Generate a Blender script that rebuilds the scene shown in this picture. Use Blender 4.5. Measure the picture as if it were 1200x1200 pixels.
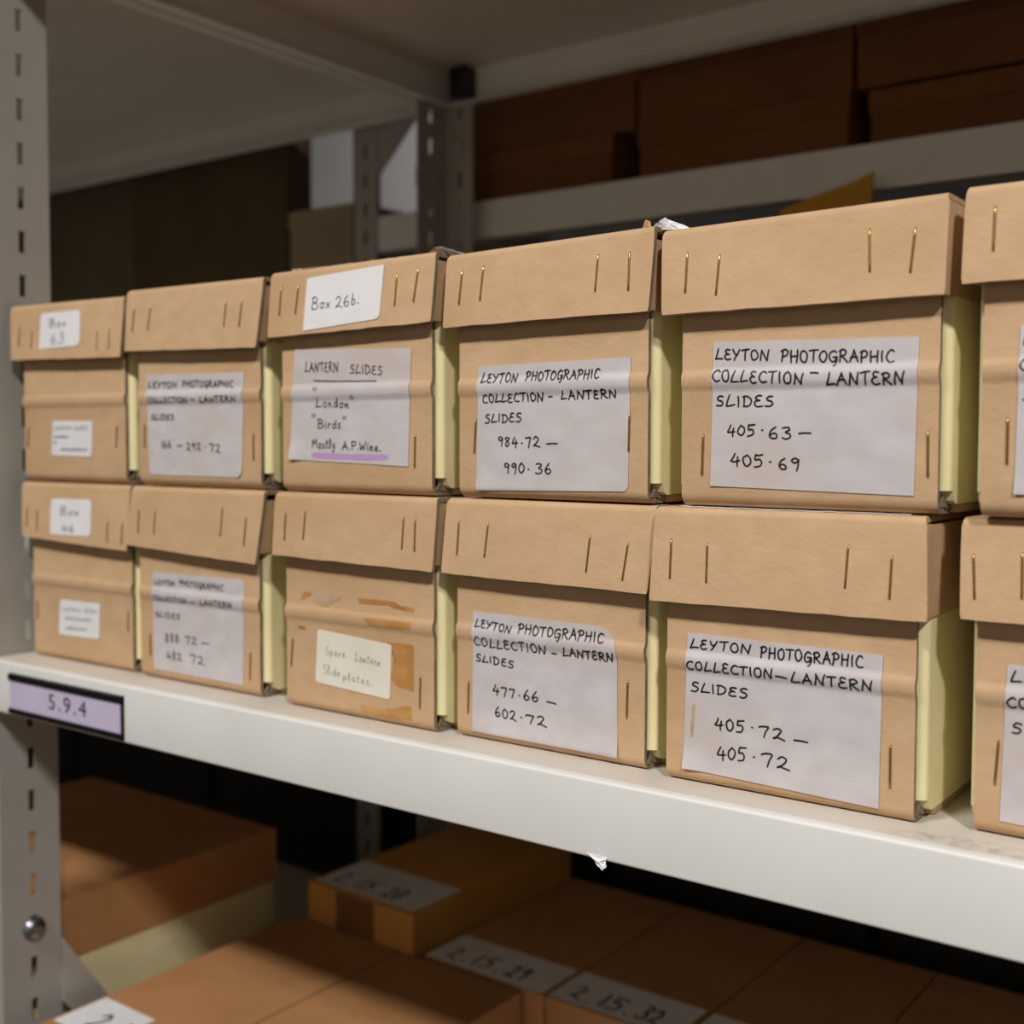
import bpy, bmesh, math, random
from mathutils import Vector, Matrix

# ---------------------------------------------------------------- camera, world, lights, exposure
scn = bpy.context.scene
COL = scn.collection
for o in list(bpy.data.objects):
    bpy.data.objects.remove(o)

YAW, PITCH, ROLL = 0.63939, 0.04954, 0.00248
cam_d = bpy.data.cameras.new('camera')
cam = bpy.data.objects.new('camera', cam_d)
COL.objects.link(cam)
cam_d.sensor_width = 36.0
cam_d.lens = 42.387
cam_d.shift_x = -0.00137
cam_d.shift_y = -0.00941
cam_d.clip_start = 0.02
fw = Vector((-math.sin(YAW)*math.cos(PITCH), math.cos(YAW)*math.cos(PITCH), -math.sin(PITCH)))
rt = Vector((math.cos(YAW), math.sin(YAW), 0))
up = rt.cross(fw)
r2 = math.cos(ROLL)*rt + math.sin(ROLL)*up
u2 = -math.sin(ROLL)*rt + math.cos(ROLL)*up
M = Matrix((( r2.x, u2.x, -fw.x, 0.83807),
            ( r2.y, u2.y, -fw.y, -0.50794),
            ( r2.z, u2.z, -fw.z, 0.16213),
            (0, 0, 0, 1)))
cam.matrix_world = M
cam_d.dof.use_dof = True
cam_d.dof.focus_distance = 0.575
cam_d.dof.aperture_fstop = 6.8
cam_d.dof.aperture_blades = 9
scn.camera = cam

scn.view_settings.view_transform = 'Standard'
scn.view_settings.look = 'None'
scn.view_settings.exposure = 0.12
scn.view_settings.gamma = 1.0
scn.view_settings.use_curve_mapping = False

world = bpy.data.worlds.new('world')
scn.world = world
world.use_nodes = True
world.node_tree.nodes['Background'].inputs[0].default_value = (1.0, 0.93, 0.86, 1)
world.node_tree.nodes['Background'].inputs[1].default_value = 0.010

def area_light(name, loc, target, sx, sy, power, color):
    d = bpy.data.lights.new(name, 'AREA')
    d.shape = 'RECTANGLE'; d.size = sx; d.size_y = sy
    d.energy = power; d.color = color
    o = bpy.data.objects.new(name, d)
    COL.objects.link(o)
    o.location = loc
    o.rotation_euler = (Vector(target) - Vector(loc)).to_track_quat('-Z', 'Y').to_euler()
    return o

WARM = (1.0, 0.968, 0.925)
# ceiling tubes over the aisle in front of the racking, and one in the aisle behind it
area_light('aisle_lamp_front', (0.15, -1.45, 1.60), (0.15, -1.45, 0), 0.60, 0.16, 36, WARM)
area_light('aisle_lamp_right', (1.72, -1.16, 1.42), (1.72, -1.16, 0), 0.16, 0.20, 36, WARM)
area_light('aisle_lamp_rear', (-0.6, 1.45, 1.5), (-0.8, 2.0, 0.4), 0.6, 0.1, 6, (1.0, 0.95, 0.92))

# ---------------------------------------------------------------- materials
def srgb(r, g, b):
    f = lambda c: (c/255/12.92) if c/255 <= 0.04045 else ((c/255+0.055)/1.055)**2.4
    return (f(r), f(g), f(b), 1)

def new_mat(name, col, rough=0.7, metal=0.0, spec=0.5):
    m = bpy.data.materials.new(name); m.use_nodes = True
    b = m.node_tree.nodes['Principled BSDF']
    b.inputs['Base Color'].default_value = col
    b.inputs['Roughness'].default_value = rough
    b.inputs['Metallic'].default_value = metal
    b.inputs['Specular IOR Level'].default_value = spec
    return m, m.node_tree, b

def noise_mat(name, c1, c2, scale, rough=0.8, detail=4, bump=0.0, bscale=None, bdist=0.0003, stretch=(1,1,1), spec=0.3, c3=None, scale3=None, per_object=0.0):
    m, nt, b = new_mat(name, c1, rough, 0, spec)
    N, L = nt.nodes, nt.links
    tc = N.new('ShaderNodeTexCoord')
    mp = N.new('ShaderNodeMapping'); mp.inputs['Scale'].default_value = stretch
    L.new(tc.outputs['Object'], mp.inputs['Vector'])
    oi = N.new('ShaderNodeObjectInfo')
    off = N.new('ShaderNodeVectorMath'); off.operation = 'SCALE'
    off.inputs[0].default_value = (3.1, 1.7, 5.3)
    L.new(oi.outputs['Random'], off.inputs['Scale'])
    add = N.new('ShaderNodeVectorMath'); add.operation = 'ADD'
    L.new(mp.outputs['Vector'], add.inputs[0]); L.new(off.outputs['Vector'], add.inputs[1])
    n = N.new('ShaderNodeTexNoise'); n.inputs['Scale'].default_value = scale; n.inputs['Detail'].default_value = detail
    L.new(add.outputs['Vector'], n.inputs['Vector'])
    rmp = N.new('ShaderNodeValToRGB')
    rmp.color_ramp.elements[0].position = 0.32; rmp.color_ramp.elements[0].color = c1
    rmp.color_ramp.elements[1].position = 0.68; rmp.color_ramp.elements[1].color = c2
    L.new(n.outputs['Fac'], rmp.inputs['Fac'])
    out = rmp.outputs['Color']
    if c3:
        n3 = N.new('ShaderNodeTexNoise'); n3.inputs['Scale'].default_value = scale3; n3.inputs['Detail'].default_value = 3
        L.new(add.outputs['Vector'], n3.inputs['Vector'])
        r3 = N.new('ShaderNodeValToRGB')
        r3.color_ramp.elements[0].position = 0.5; r3.color_ramp.elements[0].color = (0,0,0,1)
        r3.color_ramp.elements[1].position = 0.72; r3.color_ramp.elements[1].color = (1,1,1,1)
        L.new(n3.outputs['Fac'], r3.inputs['Fac'])
        mx = N.new('ShaderNodeMixRGB'); mx.inputs['Color2'].default_value = c3
        L.new(r3.outputs['Color'], mx.inputs['Fac']); L.new(out, mx.inputs['Color1'])
        out = mx.outputs['Color']
    if per_object:
        hs = N.new('ShaderNodeHueSaturation')
        mr = N.new('ShaderNodeMapRange')
        mr.inputs['To Min'].default_value = 1-per_object; mr.inputs['To Max'].default_value = 1+per_object
        L.new(oi.outputs['Random'], mr.inputs['Value']); L.new(mr.outputs['Result'], hs.inputs['Value'])
        L.new(out, hs.inputs['Color']); out = hs.outputs['Color']
    L.new(out, b.inputs['Base Color'])
    if bump:
        nb = N.new('ShaderNodeTexNoise'); nb.inputs['Scale'].default_value = bscale or scale*3; nb.inputs['Detail'].default_value = 6
        L.new(add.outputs['Vector'], nb.inputs['Vector'])
        bp = N.new('ShaderNodeBump'); bp.inputs['Strength'].default_value = bump; bp.inputs['Distance'].default_value = bdist
        L.new(nb.outputs['Fac'], bp.inputs['Height']); L.new(bp.outputs['Normal'], b.inputs['Normal'])
    return m

KRAFT = noise_mat('kraft_board', srgb(194,160,124), srgb(202,169,133), 70, 0.72, 8, 0.5, 260, 0.0005, (1,1,1.4), 0.25, srgb(190,155,118), 11)
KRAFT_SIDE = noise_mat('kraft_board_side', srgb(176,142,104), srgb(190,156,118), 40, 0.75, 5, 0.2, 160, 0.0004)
CORE = noise_mat('corrugated_core', srgb(112,98,82), srgb(150,132,110), 420, 0.95, 3, 0.5, 600, 0.0006, (1,1,.25))
CREAM = noise_mat('cream_board', srgb(228,216,166), srgb(234,223,176), 40, 0.7, 4, 0.15, 200, 0.0003)
LABEL = noise_mat('label_paper', srgb(193,187,190), srgb(205,199,202), 55, 0.65, 6, 0.35, 26, 0.0009, (1,1,1.8), 0.3, srgb(196,184,180), 18)
WHITE_LABEL = noise_mat('white_sticker', srgb(222,221,224), srgb(229,228,230), 40, 0.55, 4, 0.15, 60, 0.0003)
CREAM_LABEL = noise_mat('ivory_sticker', srgb(222,216,200), srgb(230,225,212), 30, 0.5, 4, 0.15, 60, 0.0003)
INK = new_mat('black_ink', srgb(22,22,30), 0.5)[0]
PEN = new_mat('ballpoint_ink', srgb(58,58,64), 0.6)[0]
FAINT = new_mat('faded_ink', srgb(118,118,122), 0.7)[0]
HILITE = new_mat('purple_highlighter', srgb(186,150,200), 0.6)[0]
BRASS = new_mat('brass_wire', srgb(178,146,78), 0.28, 1.0)[0]
PAINT = noise_mat('powder_coated_steel', srgb(222,221,218), srgb(228,227,224), 14, 0.42, 3, 0.12, 900, 0.0002, spec=0.45)
POST_PAINT = noise_mat('upright_paint', srgb(160,155,149), srgb(168,163,157), 14, 0.5, 3, 0.12, 900, 0.0002, spec=0.4)
DARK_PLASTIC = new_mat('black_plastic', srgb(22,20,22), 0.35)[0]
LILAC = noise_mat('lilac_card', srgb(198,188,216), srgb(204,194,222), 30, 0.5)
STEEL = new_mat('zinc_bolt', srgb(150,155,160), 0.32, 1.0)[0]
BROWN = noise_mat('brown_box_board', srgb(170,122,78), srgb(182,133,88), 18, 0.7, 5, 0.2, 120, 0.0004, per_object=0.06)
BROWN_TAPE = noise_mat('brown_gummed_tape', srgb(120,78,48), srgb(132,86,54), 30, 0.5)
TAN_TAPE = noise_mat('tan_gummed_tape', srgb(196,142,74), srgb(206,150,80), 30, 0.5)
FILLER_BLACK = noise_mat('dark_archive_board', srgb(30,28,28), srgb(38,36,36), 20, 0.7)  # near-black colour stands in for the shade in the rear gaps
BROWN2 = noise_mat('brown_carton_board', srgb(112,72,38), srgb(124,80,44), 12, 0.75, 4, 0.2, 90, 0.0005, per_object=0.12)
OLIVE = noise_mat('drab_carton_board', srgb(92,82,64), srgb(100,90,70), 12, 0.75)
MUSTARD = noise_mat('mustard_card', srgb(190,140,50), srgb(200,150,58), 25, 0.6)
TISSUE = noise_mat('white_tissue', srgb(226,224,228), srgb(236,234,238), 60, 0.7, 4, 0.5, 80, 0.0008)
GREYPAPER = noise_mat('grey_paper', srgb(150,138,130), srgb(172,160,150), 80, 0.8, 4, 0.5, 80, 0.0008)
STAIN = noise_mat('tape_residue', srgb(176,122,62), srgb(196,150,96), 60, 0.6, 6, 0.2, 90, 0.0002, c3=srgb(160,104,48), scale3=25)
RESIDUE = noise_mat('torn_label_residue', srgb(190,172,160), srgb(186,152,114), 70, 0.8, 6)
WALLM = noise_mat('painted_wall', srgb(214,212,212), srgb(220,218,218), 5, 0.8)
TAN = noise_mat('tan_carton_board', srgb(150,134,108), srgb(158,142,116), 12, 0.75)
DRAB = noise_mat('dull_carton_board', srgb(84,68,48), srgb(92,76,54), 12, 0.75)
WALLF = noise_mat('beige_painted_wall', srgb(172,165,154), srgb(178,171,160), 5, 0.8)
FLOORM = noise_mat('floor_vinyl', srgb(74,68,62), srgb(84,78,70), 8, 0.5)

# deck paint: the same coat with scuffs and a faint label residue near the front edge
def deck_material():
    m = PAINT.copy(); m.name = 'shelf_deck_paint'
    nt = m.node_tree; N, L = nt.nodes, nt.links
    b = N['Principled BSDF']
    src = b.inputs['Base Color'].links[0].from_socket
    tc = N.new('ShaderNodeTexCoord')
    mp = N.new('ShaderNodeMapping'); mp.inputs['Location'].default_value = (-0.700, 0.013, 0)
    mp.vector_type = 'POINT'
    L.new(tc.outputs['Object'], mp.inputs['Vector'])
    sc = N.new('ShaderNodeVectorMath'); sc.operation = 'MULTIPLY'; sc.inputs[1].default_value = (30, 95, 0)
    L.new(mp.outputs['Vector'], sc.inputs[0])
    ln = N.new('ShaderNodeVectorMath'); ln.operation = 'LENGTH'
    L.new(sc.outputs['Vector'], ln.inputs[0])
    mr = N.new('ShaderNodeMapRange'); mr.inputs['From Min'].default_value = 0.5; mr.inputs['From Max'].default_value = 1.1
    mr.inputs['To Min'].default_value = 1.0; mr.inputs['To Max'].default_value = 0.0
    L.new(ln.outputs['Value'], mr.inputs['Value'])
    n = N.new('ShaderNodeTexNoise'); n.inputs['Scale'].default_value = 150; n.inputs['Detail'].default_value = 5
    L.new(tc.outputs['Object'], n.inputs['Vector'])
    r = N.new('ShaderNodeValToRGB'); r.color_ramp.elements[0].position = 0.45; r.color_ramp.elements[1].position = 0.75
    L.new(n.outputs['Fac'], r.inputs['Fac'])
    mu = N.new('ShaderNodeMath'); mu.operation = 'MULTIPLY'
    L.new(mr.outputs['Result'], mu.inputs[0]); L.new(r.outputs['Color'], mu.inputs[1])
    mx = N.new('ShaderNodeMixRGB'); mx.inputs['Color2'].default_value = srgb(165,163,162)
    L.new(mu.outputs['Value'], mx.inputs['Fac']); L.new(src, mx.inputs['Color1'])
    # darker, warmer tint over the whole deck
    mt = N.new('ShaderNodeMixRGB'); mt.blend_type = 'MULTIPLY'; mt.inputs['Fac'].default_value = 1
    mt.inputs['Color2'].default_value = (0.86, 0.80, 0.73, 1)
    L.new(mx.outputs['Color'], mt.inputs['Color1'])
    L.new(mt.outputs['Color'], b.inputs['Base Color'])
    return m
DECK = deck_material()

# ---------------------------------------------------------------- mesh helpers
def link(o, parent=None):
    COL.objects.link(o)
    if parent: o.parent = parent
    return o

def make(name, verts, faces, mats, parent=None, fmat=None, smooth=None, loc=None):
    me = bpy.data.meshes.new(name)
    me.from_pydata([tuple(v) for v in verts], [], faces)
    for m in (mats if isinstance(mats, (list, tuple)) else [mats]):
        me.materials.append(m)
    if fmat:
        for p, k in zip(me.polygons, fmat): p.material_index = k
    bm = bmesh.new(); bm.from_mesh(me)
    bmesh.ops.recalc_face_normals(bm, faces=bm.faces)
    bm.to_mesh(me); bm.free()
    if smooth is not None:
        for p in me.polygons: p.use_smooth = True
        me.set_sharp_from_angle(angle=math.radians(smooth))
    me.update()
    o = bpy.data.objects.new(name, me)
    link(o, parent)
    if loc: o.location = loc
    return o

class MB:
    """collects simple solids that become one mesh"""
    def __init__(s): s.v = []; s.f = []; s.k = []
    def add(s, v, f, k=0):
        n = len(s.v); s.v += [tuple(x) for x in v]; s.f += [tuple(i+n for i in q) for q in f]; s.k += [k]*len(f); return s
    def box(s, x0, x1, y0, y1, z0, z1, k=0):
        v = [(x0,y0,z0),(x1,y0,z0),(x1,y1,z0),(x0,y1,z0),(x0,y0,z1),(x1,y0,z1),(x1,y1,z1),(x0,y1,z1)]
        return s.add(v, [(0,3,2,1),(4,5,6,7),(0,1,5,4),(1,2,6,5),(2,3,7,6),(3,0,4,7)], k)
    def prism(s, pts, a, b, axis, k=0):
        """polygon pts (2d) extruded between a and b along axis 0/1/2"""
        def p3(p, w):
            if axis == 0: return (w, p[0], p[1])
            if axis == 1: return (p[0], w, p[1])
            return (p[0], p[1], w)
        n = len(pts)
        v = [p3(p, a) for p in pts] + [p3(p, b) for p in pts]
        f = [tuple(range(n)), tuple(range(2*n-1, n-1, -1))] + [(i, (i+1) % n, n+(i+1) % n, n+i) for i in range(n)]
        return s.add(v, f, k)
    def tube(s, pts, r, n=8, k=0):
        pts = [Vector(p) for p in pts]; rings = []
        for i, p in enumerate(pts):
            t = (pts[min(i+1, len(pts)-1)] - pts[max(i-1, 0)]).normalized()
            a = t.cross(Vector((1, 0, 0.01))); a = a.normalized() if a.length > 1e-6 else Vector((0, 1, 0))
            b = t.cross(a).normalized()
            rings.append([p + r*(math.cos(2*math.pi*j/n)*a + math.sin(2*math.pi*j/n)*b) for j in range(n)])
        v = [q for rg in rings for q in rg]; f = []
        for i in range(len(rings)-1):
            for j in range(n):
                f.append((i*n+j, i*n+(j+1) % n, (i+1)*n+(j+1) % n, (i+1)*n+j))
        f.append(tuple(range(n))); f.append(tuple(range((len(rings)-1)*n, len(rings)*n)))
        return s.add(v, f, k)
    def build(s, name, mats, parent=None, smooth=None, bevel=0, seg=2, loc=None):
        o = make(name, s.v, s.f, mats, parent, s.k, None, loc)
        if bevel:
            bm = bmesh.new(); bm.from_mesh(o.data)
            bmesh.ops.bevel(bm, geom=[e for e in bm.edges if e.calc_face_angle(0) > 0.6], offset=bevel, segments=seg, affect='EDGES', profile=0.6)
            bm.to_mesh(o.data); bm.free()
            for p in o.data.polygons: p.use_smooth = True
            o.data.set_sharp_from_angle(angle=math.radians(35))
        elif smooth is not None:
            for p in o.data.polygons: p.use_smooth = True
            o.data.set_sharp_from_angle(angle=math.radians(smooth))
        return o

def tag(o, label, cat=None, group=None, kind=None):
    if label: o['label'] = label
    if cat: o['category'] = cat
    if group: o['group'] = group
    if kind: o['kind'] = kind
    return o

def empty(name, loc, rz=0):
    o = bpy.data.objects.new(name, None); o.empty_display_size = 0.02
    COL.objects.link(o); o.location = loc; o.rotation_euler = (0, 0, rz)
    return o

MM = 0.001

# a folded sheet: list of columns, each a pair (outer path, inner path) of 3d points in mm
def folded_sheet(name, cols, mats, parent, smooth=40):
    n = len(cols[0][0]); V = []; F = []; K = []
    for o_, i_ in cols:
        V += [Vector(p)*MM for p in o_] + [Vector(p)*MM for p in i_]
    s = 2*n
    for c in range(len(cols)-1):
        a, b = c*s, (c+1)*s
        for i in range(n-1):
            F.append((a+i, b+i, b+i+1, a+i+1)); K.append(0)
            F.append((a+n+i, a+n+i+1, b+n+i+1, b+n+i)); K.append(2 if len(mats) > 2 else 0)
        F.append((a, a+n, b+n, b)); K.append(1)
        F.append((a+n-1, b+n-1, b+s-1, a+s-1)); K.append(1)
    for a in (0, (len(cols)-1)*s):
        for i in range(n-1):
            F.append((a+i, a+i+1, a+n+i+1, a+n+i)); K.append(1)
    return make(name, V, F, mats, parent, K, smooth)

def offset_path(path, t):
    """2d path (y,z) offset inwards by t (to the right of travel)"""
    out = []
    for i, p in enumerate(path):
        a = path[max(i-1, 0)]; b = path[min(i+1, len(path)-1)]
        d = Vector((b[0]-a[0], b[1]-a[1])); d.normalize()
        out.append((p[0]+d.y*t, p[1]-d.x*t))
    return out

# ---------------------------------------------------------------- handwriting: single-stroke letters
G = {
'A': (.85, [[(.02,0),(.3,.62),(.42,1)],[(.42,1),(.6,.5),(.8,0)],[(.15,.36),(.45,.4),(.72,.38)]]),
'B': (.75, [[(.12,0),(.14,.5),(.16,1)],[(.02,.93),(.35,1.02),(.62,.86),(.45,.6),(.2,.53),(.55,.47),(.7,.22),(.45,0),(.05,.02)]]),
'C': (.75, [[(.72,.85),(.5,.98),(.22,.8),(.08,.42),(.22,.1),(.45,.02),(.74,.1)]]),
'D': (.8, [[(.15,.95),(.13,.5),(.12,.02)],[(.02,.95),(.4,.98),(.72,.7),(.7,.32),(.42,.05),(.08,.02)]]),
'E': (.7, [[(.6,.92),(.3,.97),(.14,.75),(.38,.55),(.5,.53)],[(.38,.54),(.12,.42),(.08,.15),(.3,.0),(.64,.06)]]),
'G': (.8, [[(.68,.86),(.45,.98),(.15,.78),(.06,.42),(.22,.08),(.5,.1),(.7,.4)],[(.4,.45),(.74,.46),(.72,.1),(.6,-.22),(.42,-.28)]]),
'H': (.8, [[(.12,1),(.1,.5),(.08,0)],[(.72,1),(.68,.5),(.66,0)],[(.08,.5),(.7,.53)]]),
'I': (.3, [[(.15,.97),(.14,.5),(.15,.02)]]),
'L': (.72, [[(.3,1),(.18,.55),(.04,.06),(.08,.02),(.4,.06),(.72,.1)]]),
'N': (.85, [[(.06,0),(.12,.5),(.16,.95)],[(.16,.95),(.4,.5),(.68,.04)],[(.68,.04),(.74,.5),(.84,1)]]),
'O': (.78, [[(.42,.96),(.16,.82),(.06,.46),(.2,.08),(.48,.02),(.7,.3),(.68,.7),(.46,.95),(.3,.9)]]),
'P': (.7, [[(.14,.95),(.12,.5),(.08,-.02)],[(.0,.86),(.34,1.0),(.64,.84),(.56,.58),(.3,.46),(.12,.46)]]),
'R': (.78, [[(.14,.95),(.12,.5),(.08,0)],[(.0,.86),(.34,1.0),(.62,.82),(.5,.58),(.16,.48)],[(.22,.5),(.48,.24),(.76,-.02)]]),
'S': (.68, [[(.62,.9),(.38,.97),(.16,.8),(.22,.6),(.5,.48),(.6,.25),(.42,.03),(.06,.05)]]),
'T': (.75, [[(.0,.9),(.4,.95),(.78,.96)],[(.42,.95),(.38,.5),(.36,0)]]),
'W': (.9, [[(.02,.95),(.1,.4),(.2,.02),(.42,.62),(.58,.04),(.75,.5),(.9,1)]]),
'Y': (.75, [[(.06,.98),(.2,.6),(.4,.5)],[(.72,1.0),(.5,.6),(.3,.2),(.16,-.02)]]),
'0': (.66, [[(.34,.96),(.1,.7),(.08,.3),(.3,.02),(.56,.25),(.58,.68),(.36,.96)]]),
'1': (.28, [[(.14,.98),(.13,.5),(.12,0)]]),
'2': (.74, [[(.08,.78),(.3,.98),(.54,.8),(.46,.48),(.2,.12),(.1,.06),(.26,.16),(.42,.1),(.76,-.06)]]),
'3': (.62, [[(.08,.92),(.36,.98),(.52,.8),(.26,.56),(.52,.4),(.5,.12),(.26,-.02),(.02,.08)]]),
'4': (.7, [[(.3,1),(.16,.6),(.06,.38),(.3,.34),(.68,.4)],[(.52,.72),(.48,.3),(.46,-.06)]]),
'5': (.64, [[(.16,.96),(.12,.56),(.4,.6),(.54,.36),(.42,.06),(.02,.0)],[(.16,.94),(.4,.96),(.64,.98)]]),
'6': (.62, [[(.4,1),(.18,.7),(.06,.32),(.2,.02),(.46,.08),(.5,.36),(.28,.46),(.08,.28)]]),
'7': (.66, [[(.04,.82),(.1,.92),(.34,.94),(.6,.92),(.48,.5),(.38,-.02)]]),
'8': (.62, [[(.46,.84),(.26,.97),(.1,.78),(.3,.54),(.5,.28),(.28,.0),(.08,.22),(.28,.5),(.5,.76),(.42,.92)]]),
'9': (.62, [[(.52,.8),(.3,.97),(.1,.78),(.24,.56),(.48,.7),(.54,.86),(.5,.4),(.44,-.04)]]),
'-': (1, [[(.05,.42),(.5,.44),(.95,.4)]]),
'_': (1, [[(.0,.1),(.3,.0),(.65,.05),(1,.12)]]),
'.': (.2, [[(.06,.45),(.12,.47),(.14,.43)]]),
',': (.2, [[(.1,.06),(.1,.0)]]),
'"': (.5, [[(.12,.95),(.04,.45)],[(.46,.95),(.36,.45)]]),
'`': (.2, [[(.06,.04),(.12,.07),(.14,.02)]]),
'&': (.7, [[(.65,.02),(.2,.6),(.3,.95),(.5,.75),(.1,.3),(.25,.02),(.65,.4)]]),
'a': (.55, [[(.42,.5),(.2,.52),(.06,.26),(.2,.02),(.4,.2),(.44,.5),(.44,.1),(.56,.02)]]),
'b': (.5, [[(.16,1),(.12,.5),(.1,.04),(.34,.02),(.42,.28),(.26,.46),(.12,.34)]]),
'd': (.55, [[(.4,.44),(.2,.5),(.06,.24),(.22,.02),(.4,.2),(.46,1),(.44,.3),(.54,.04)]]),
'e': (.48, [[(.06,.24),(.3,.3),(.38,.44),(.22,.52),(.06,.3),(.16,.04),(.46,.1)]]),
'h': (.5, [[(.16,1),(.1,.5),(.06,0),(.2,.42),(.36,.44),(.38,.1),(.5,.02)]]),
'i': (.24, [[(.1,.48),(.08,.1),(.2,.02)],[(.13,.7),(.14,.72)]]),
'l': (.26, [[(.02,.1),(.2,.7),(.18,1),(.08,.8),(.1,.1),(.26,.02)]]),
'n': (.52, [[(.06,.48),(.06,.02),(.18,.4),(.34,.46),(.38,.08),(.5,.02)]]),
'o': (.5, [[(.28,.5),(.08,.38),(.1,.06),(.34,.02),(.44,.3),(.28,.5),(.48,.44)]]),
'p': (.52, [[(.1,.5),(.08,.0),(.04,-.4)],[(.08,.3),(.28,.52),(.44,.3),(.26,.04),(.1,.1)]]),
'r': (.42, [[(.08,.48),(.08,.02),(.1,.3),(.24,.5),(.4,.46)]]),
's': (.42, [[(.36,.46),(.16,.5),(.12,.32),(.34,.18),(.26,.0),(.02,.04)]]),
't': (.4, [[(.2,.9),(.14,.4),(.14,.06),(.34,.02)],[(.0,.6),(.4,.64)]]),
'u': (.5, [[(.06,.46),(.06,.1),(.22,.02),(.38,.2),(.4,.46),(.4,.1),(.5,.02)]]),
'v': (.4, [[(.02,.46),(.16,.02),(.38,.5)]]),
'w': (.66, [[(.04,.46),(.12,.04),(.3,.4),(.4,.04),(.62,.5)]]),
'x': (.46, [[(.04,.48),(.42,.02)],[(.42,.5),(.02,.0)]]),
'y': (.5, [[(.06,.48),(.14,.14),(.34,.14),(.42,.48),(.4,.0),(.26,-.4),(.06,-.3)]]),
'm': (.7, [[(.04,.48),(.06,.02),(.18,.42),(.3,.4),(.32,.06),(.44,.42),(.56,.4),(.6,.02)]]),
'c': (.44, [[(.4,.44),(.2,.5),(.06,.26),(.2,.02),(.42,.08)]]),
'g': (.5, [[(.4,.46),(.18,.5),(.06,.28),(.2,.08),(.4,.24),(.42,.5),(.4,-.1),(.24,-.4),(.04,-.28)]]),
'M': (.9, [[(.04,0),(.12,.5),(.18,.96),(.42,.4),(.66,.98),(.74,.5),(.84,.02)]]),
}
rng = random.Random(7)

def smooth_stroke(pts, sub=5):
    if len(pts) == 2:
        return [tuple(Vector(pts[0]).lerp(Vector(pts[1]), i/3)) for i in range(4)]
    P = [Vector(p) for p in pts]; out = []
    for i in range(len(P)-1):
        a = P[i-1] if i else P[i]*2-P[i+1]
        b, c = P[i], P[i+1]
        d = P[i+2] if i+2 < len(P) else P[i+1]*2-P[i]
        for k in range(sub):
            t = k/sub
            out.append(tuple(0.5*((2*b)+(c-a)*t+(2*a-5*b+4*c-d)*t*t+(3*b-a-3*c+d)*t**3)))
    out.append(tuple(P[-1]))
    return out

def word_strokes(text, u0, v0, u1, v1, h, jit=0.035):
    """polylines (u,v) in mm for one handwritten word running from (u0,v0) to (u1,v1)"""
    scribble = text.startswith('~')
    if scribble: text = text[1:]
    gap = 0.16
    wid = []
    for ch in text:
        wid.append(0.5 if ch == ' ' else G[ch][0])
    tot = sum(wid)+gap*(len(text)-1)
    L = math.hypot(u1-u0, v1-v0)
    sx = L/max(tot, .01)
    ax, ay = (u1-u0)/L, (v1-v0)/L
    x = 0; out = []
    for ch, w in zip(text, wid):
        if ch != ' ':
            dv = rng.uniform(-.04, .04)
            sc = rng.uniform(.94, 1.07)
            for st in G[ch][1]:
                q = []
                for (a, b) in st:
                    a += rng.uniform(-jit, jit)*(0 if ch in '.' else 1); b += rng.uniform(-jit, jit)*(0 if ch in '.-' else 1)
                    s = (x+a)*sx; t = (b*sc+dv)*h
                    q.append((u0+s*ax, v0+s*ay+t))
                out.append(smooth_stroke(q))
        x += w+gap
    return out

def ink_mesh(name, strokes, width, to3d, mat, parent):
    """flat ribbons following the strokes; to3d maps (u,v) in mm to metres on the paper"""
    V = []; F = []
    for st in strokes:
        P = [Vector((p[0], p[1])) for p in st]
        Q = [P[0]]
        for p in P[1:]:
            if (p-Q[-1]).length > 0.05: Q.append(p)
        if len(Q) < 2: Q.append(Q[0]+Vector((0.15, 0.1)))
        # round caps
        d0 = (Q[0]-Q[1]).normalized(); d1 = (Q[-1]-Q[-2]).normalized()
        seq = [(Q[0]+d0*width*.5, .25)] + [(p, 1) for p in Q] + [(Q[-1]+d1*width*.5, .25)]
        n0 = len(V); m = len(seq)
        for i, (p, s) in enumerate(seq):
            a = seq[max(i-1, 0)][0]; b = seq[min(i+1, m-1)][0]
            t = b-a
            t = t.normalized() if t.length > 1e-6 else Vector((1, 0))
            nn = Vector((-t.y, t.x))
            f = 1-.22*abs(i/(m-1)-.35)
            hw = width*.5*s*f
            V.append(to3d(p.x+nn.x*hw, p.y+nn.y*hw)); V.append(to3d(p.x-nn.x*hw, p.y-nn.y*hw))
        for i in range(m-1):
            F.append((n0+2*i, n0+2*i+1, n0+2*i+3, n0+2*i+2))
    return make(name, V, F, mat, parent)

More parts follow.
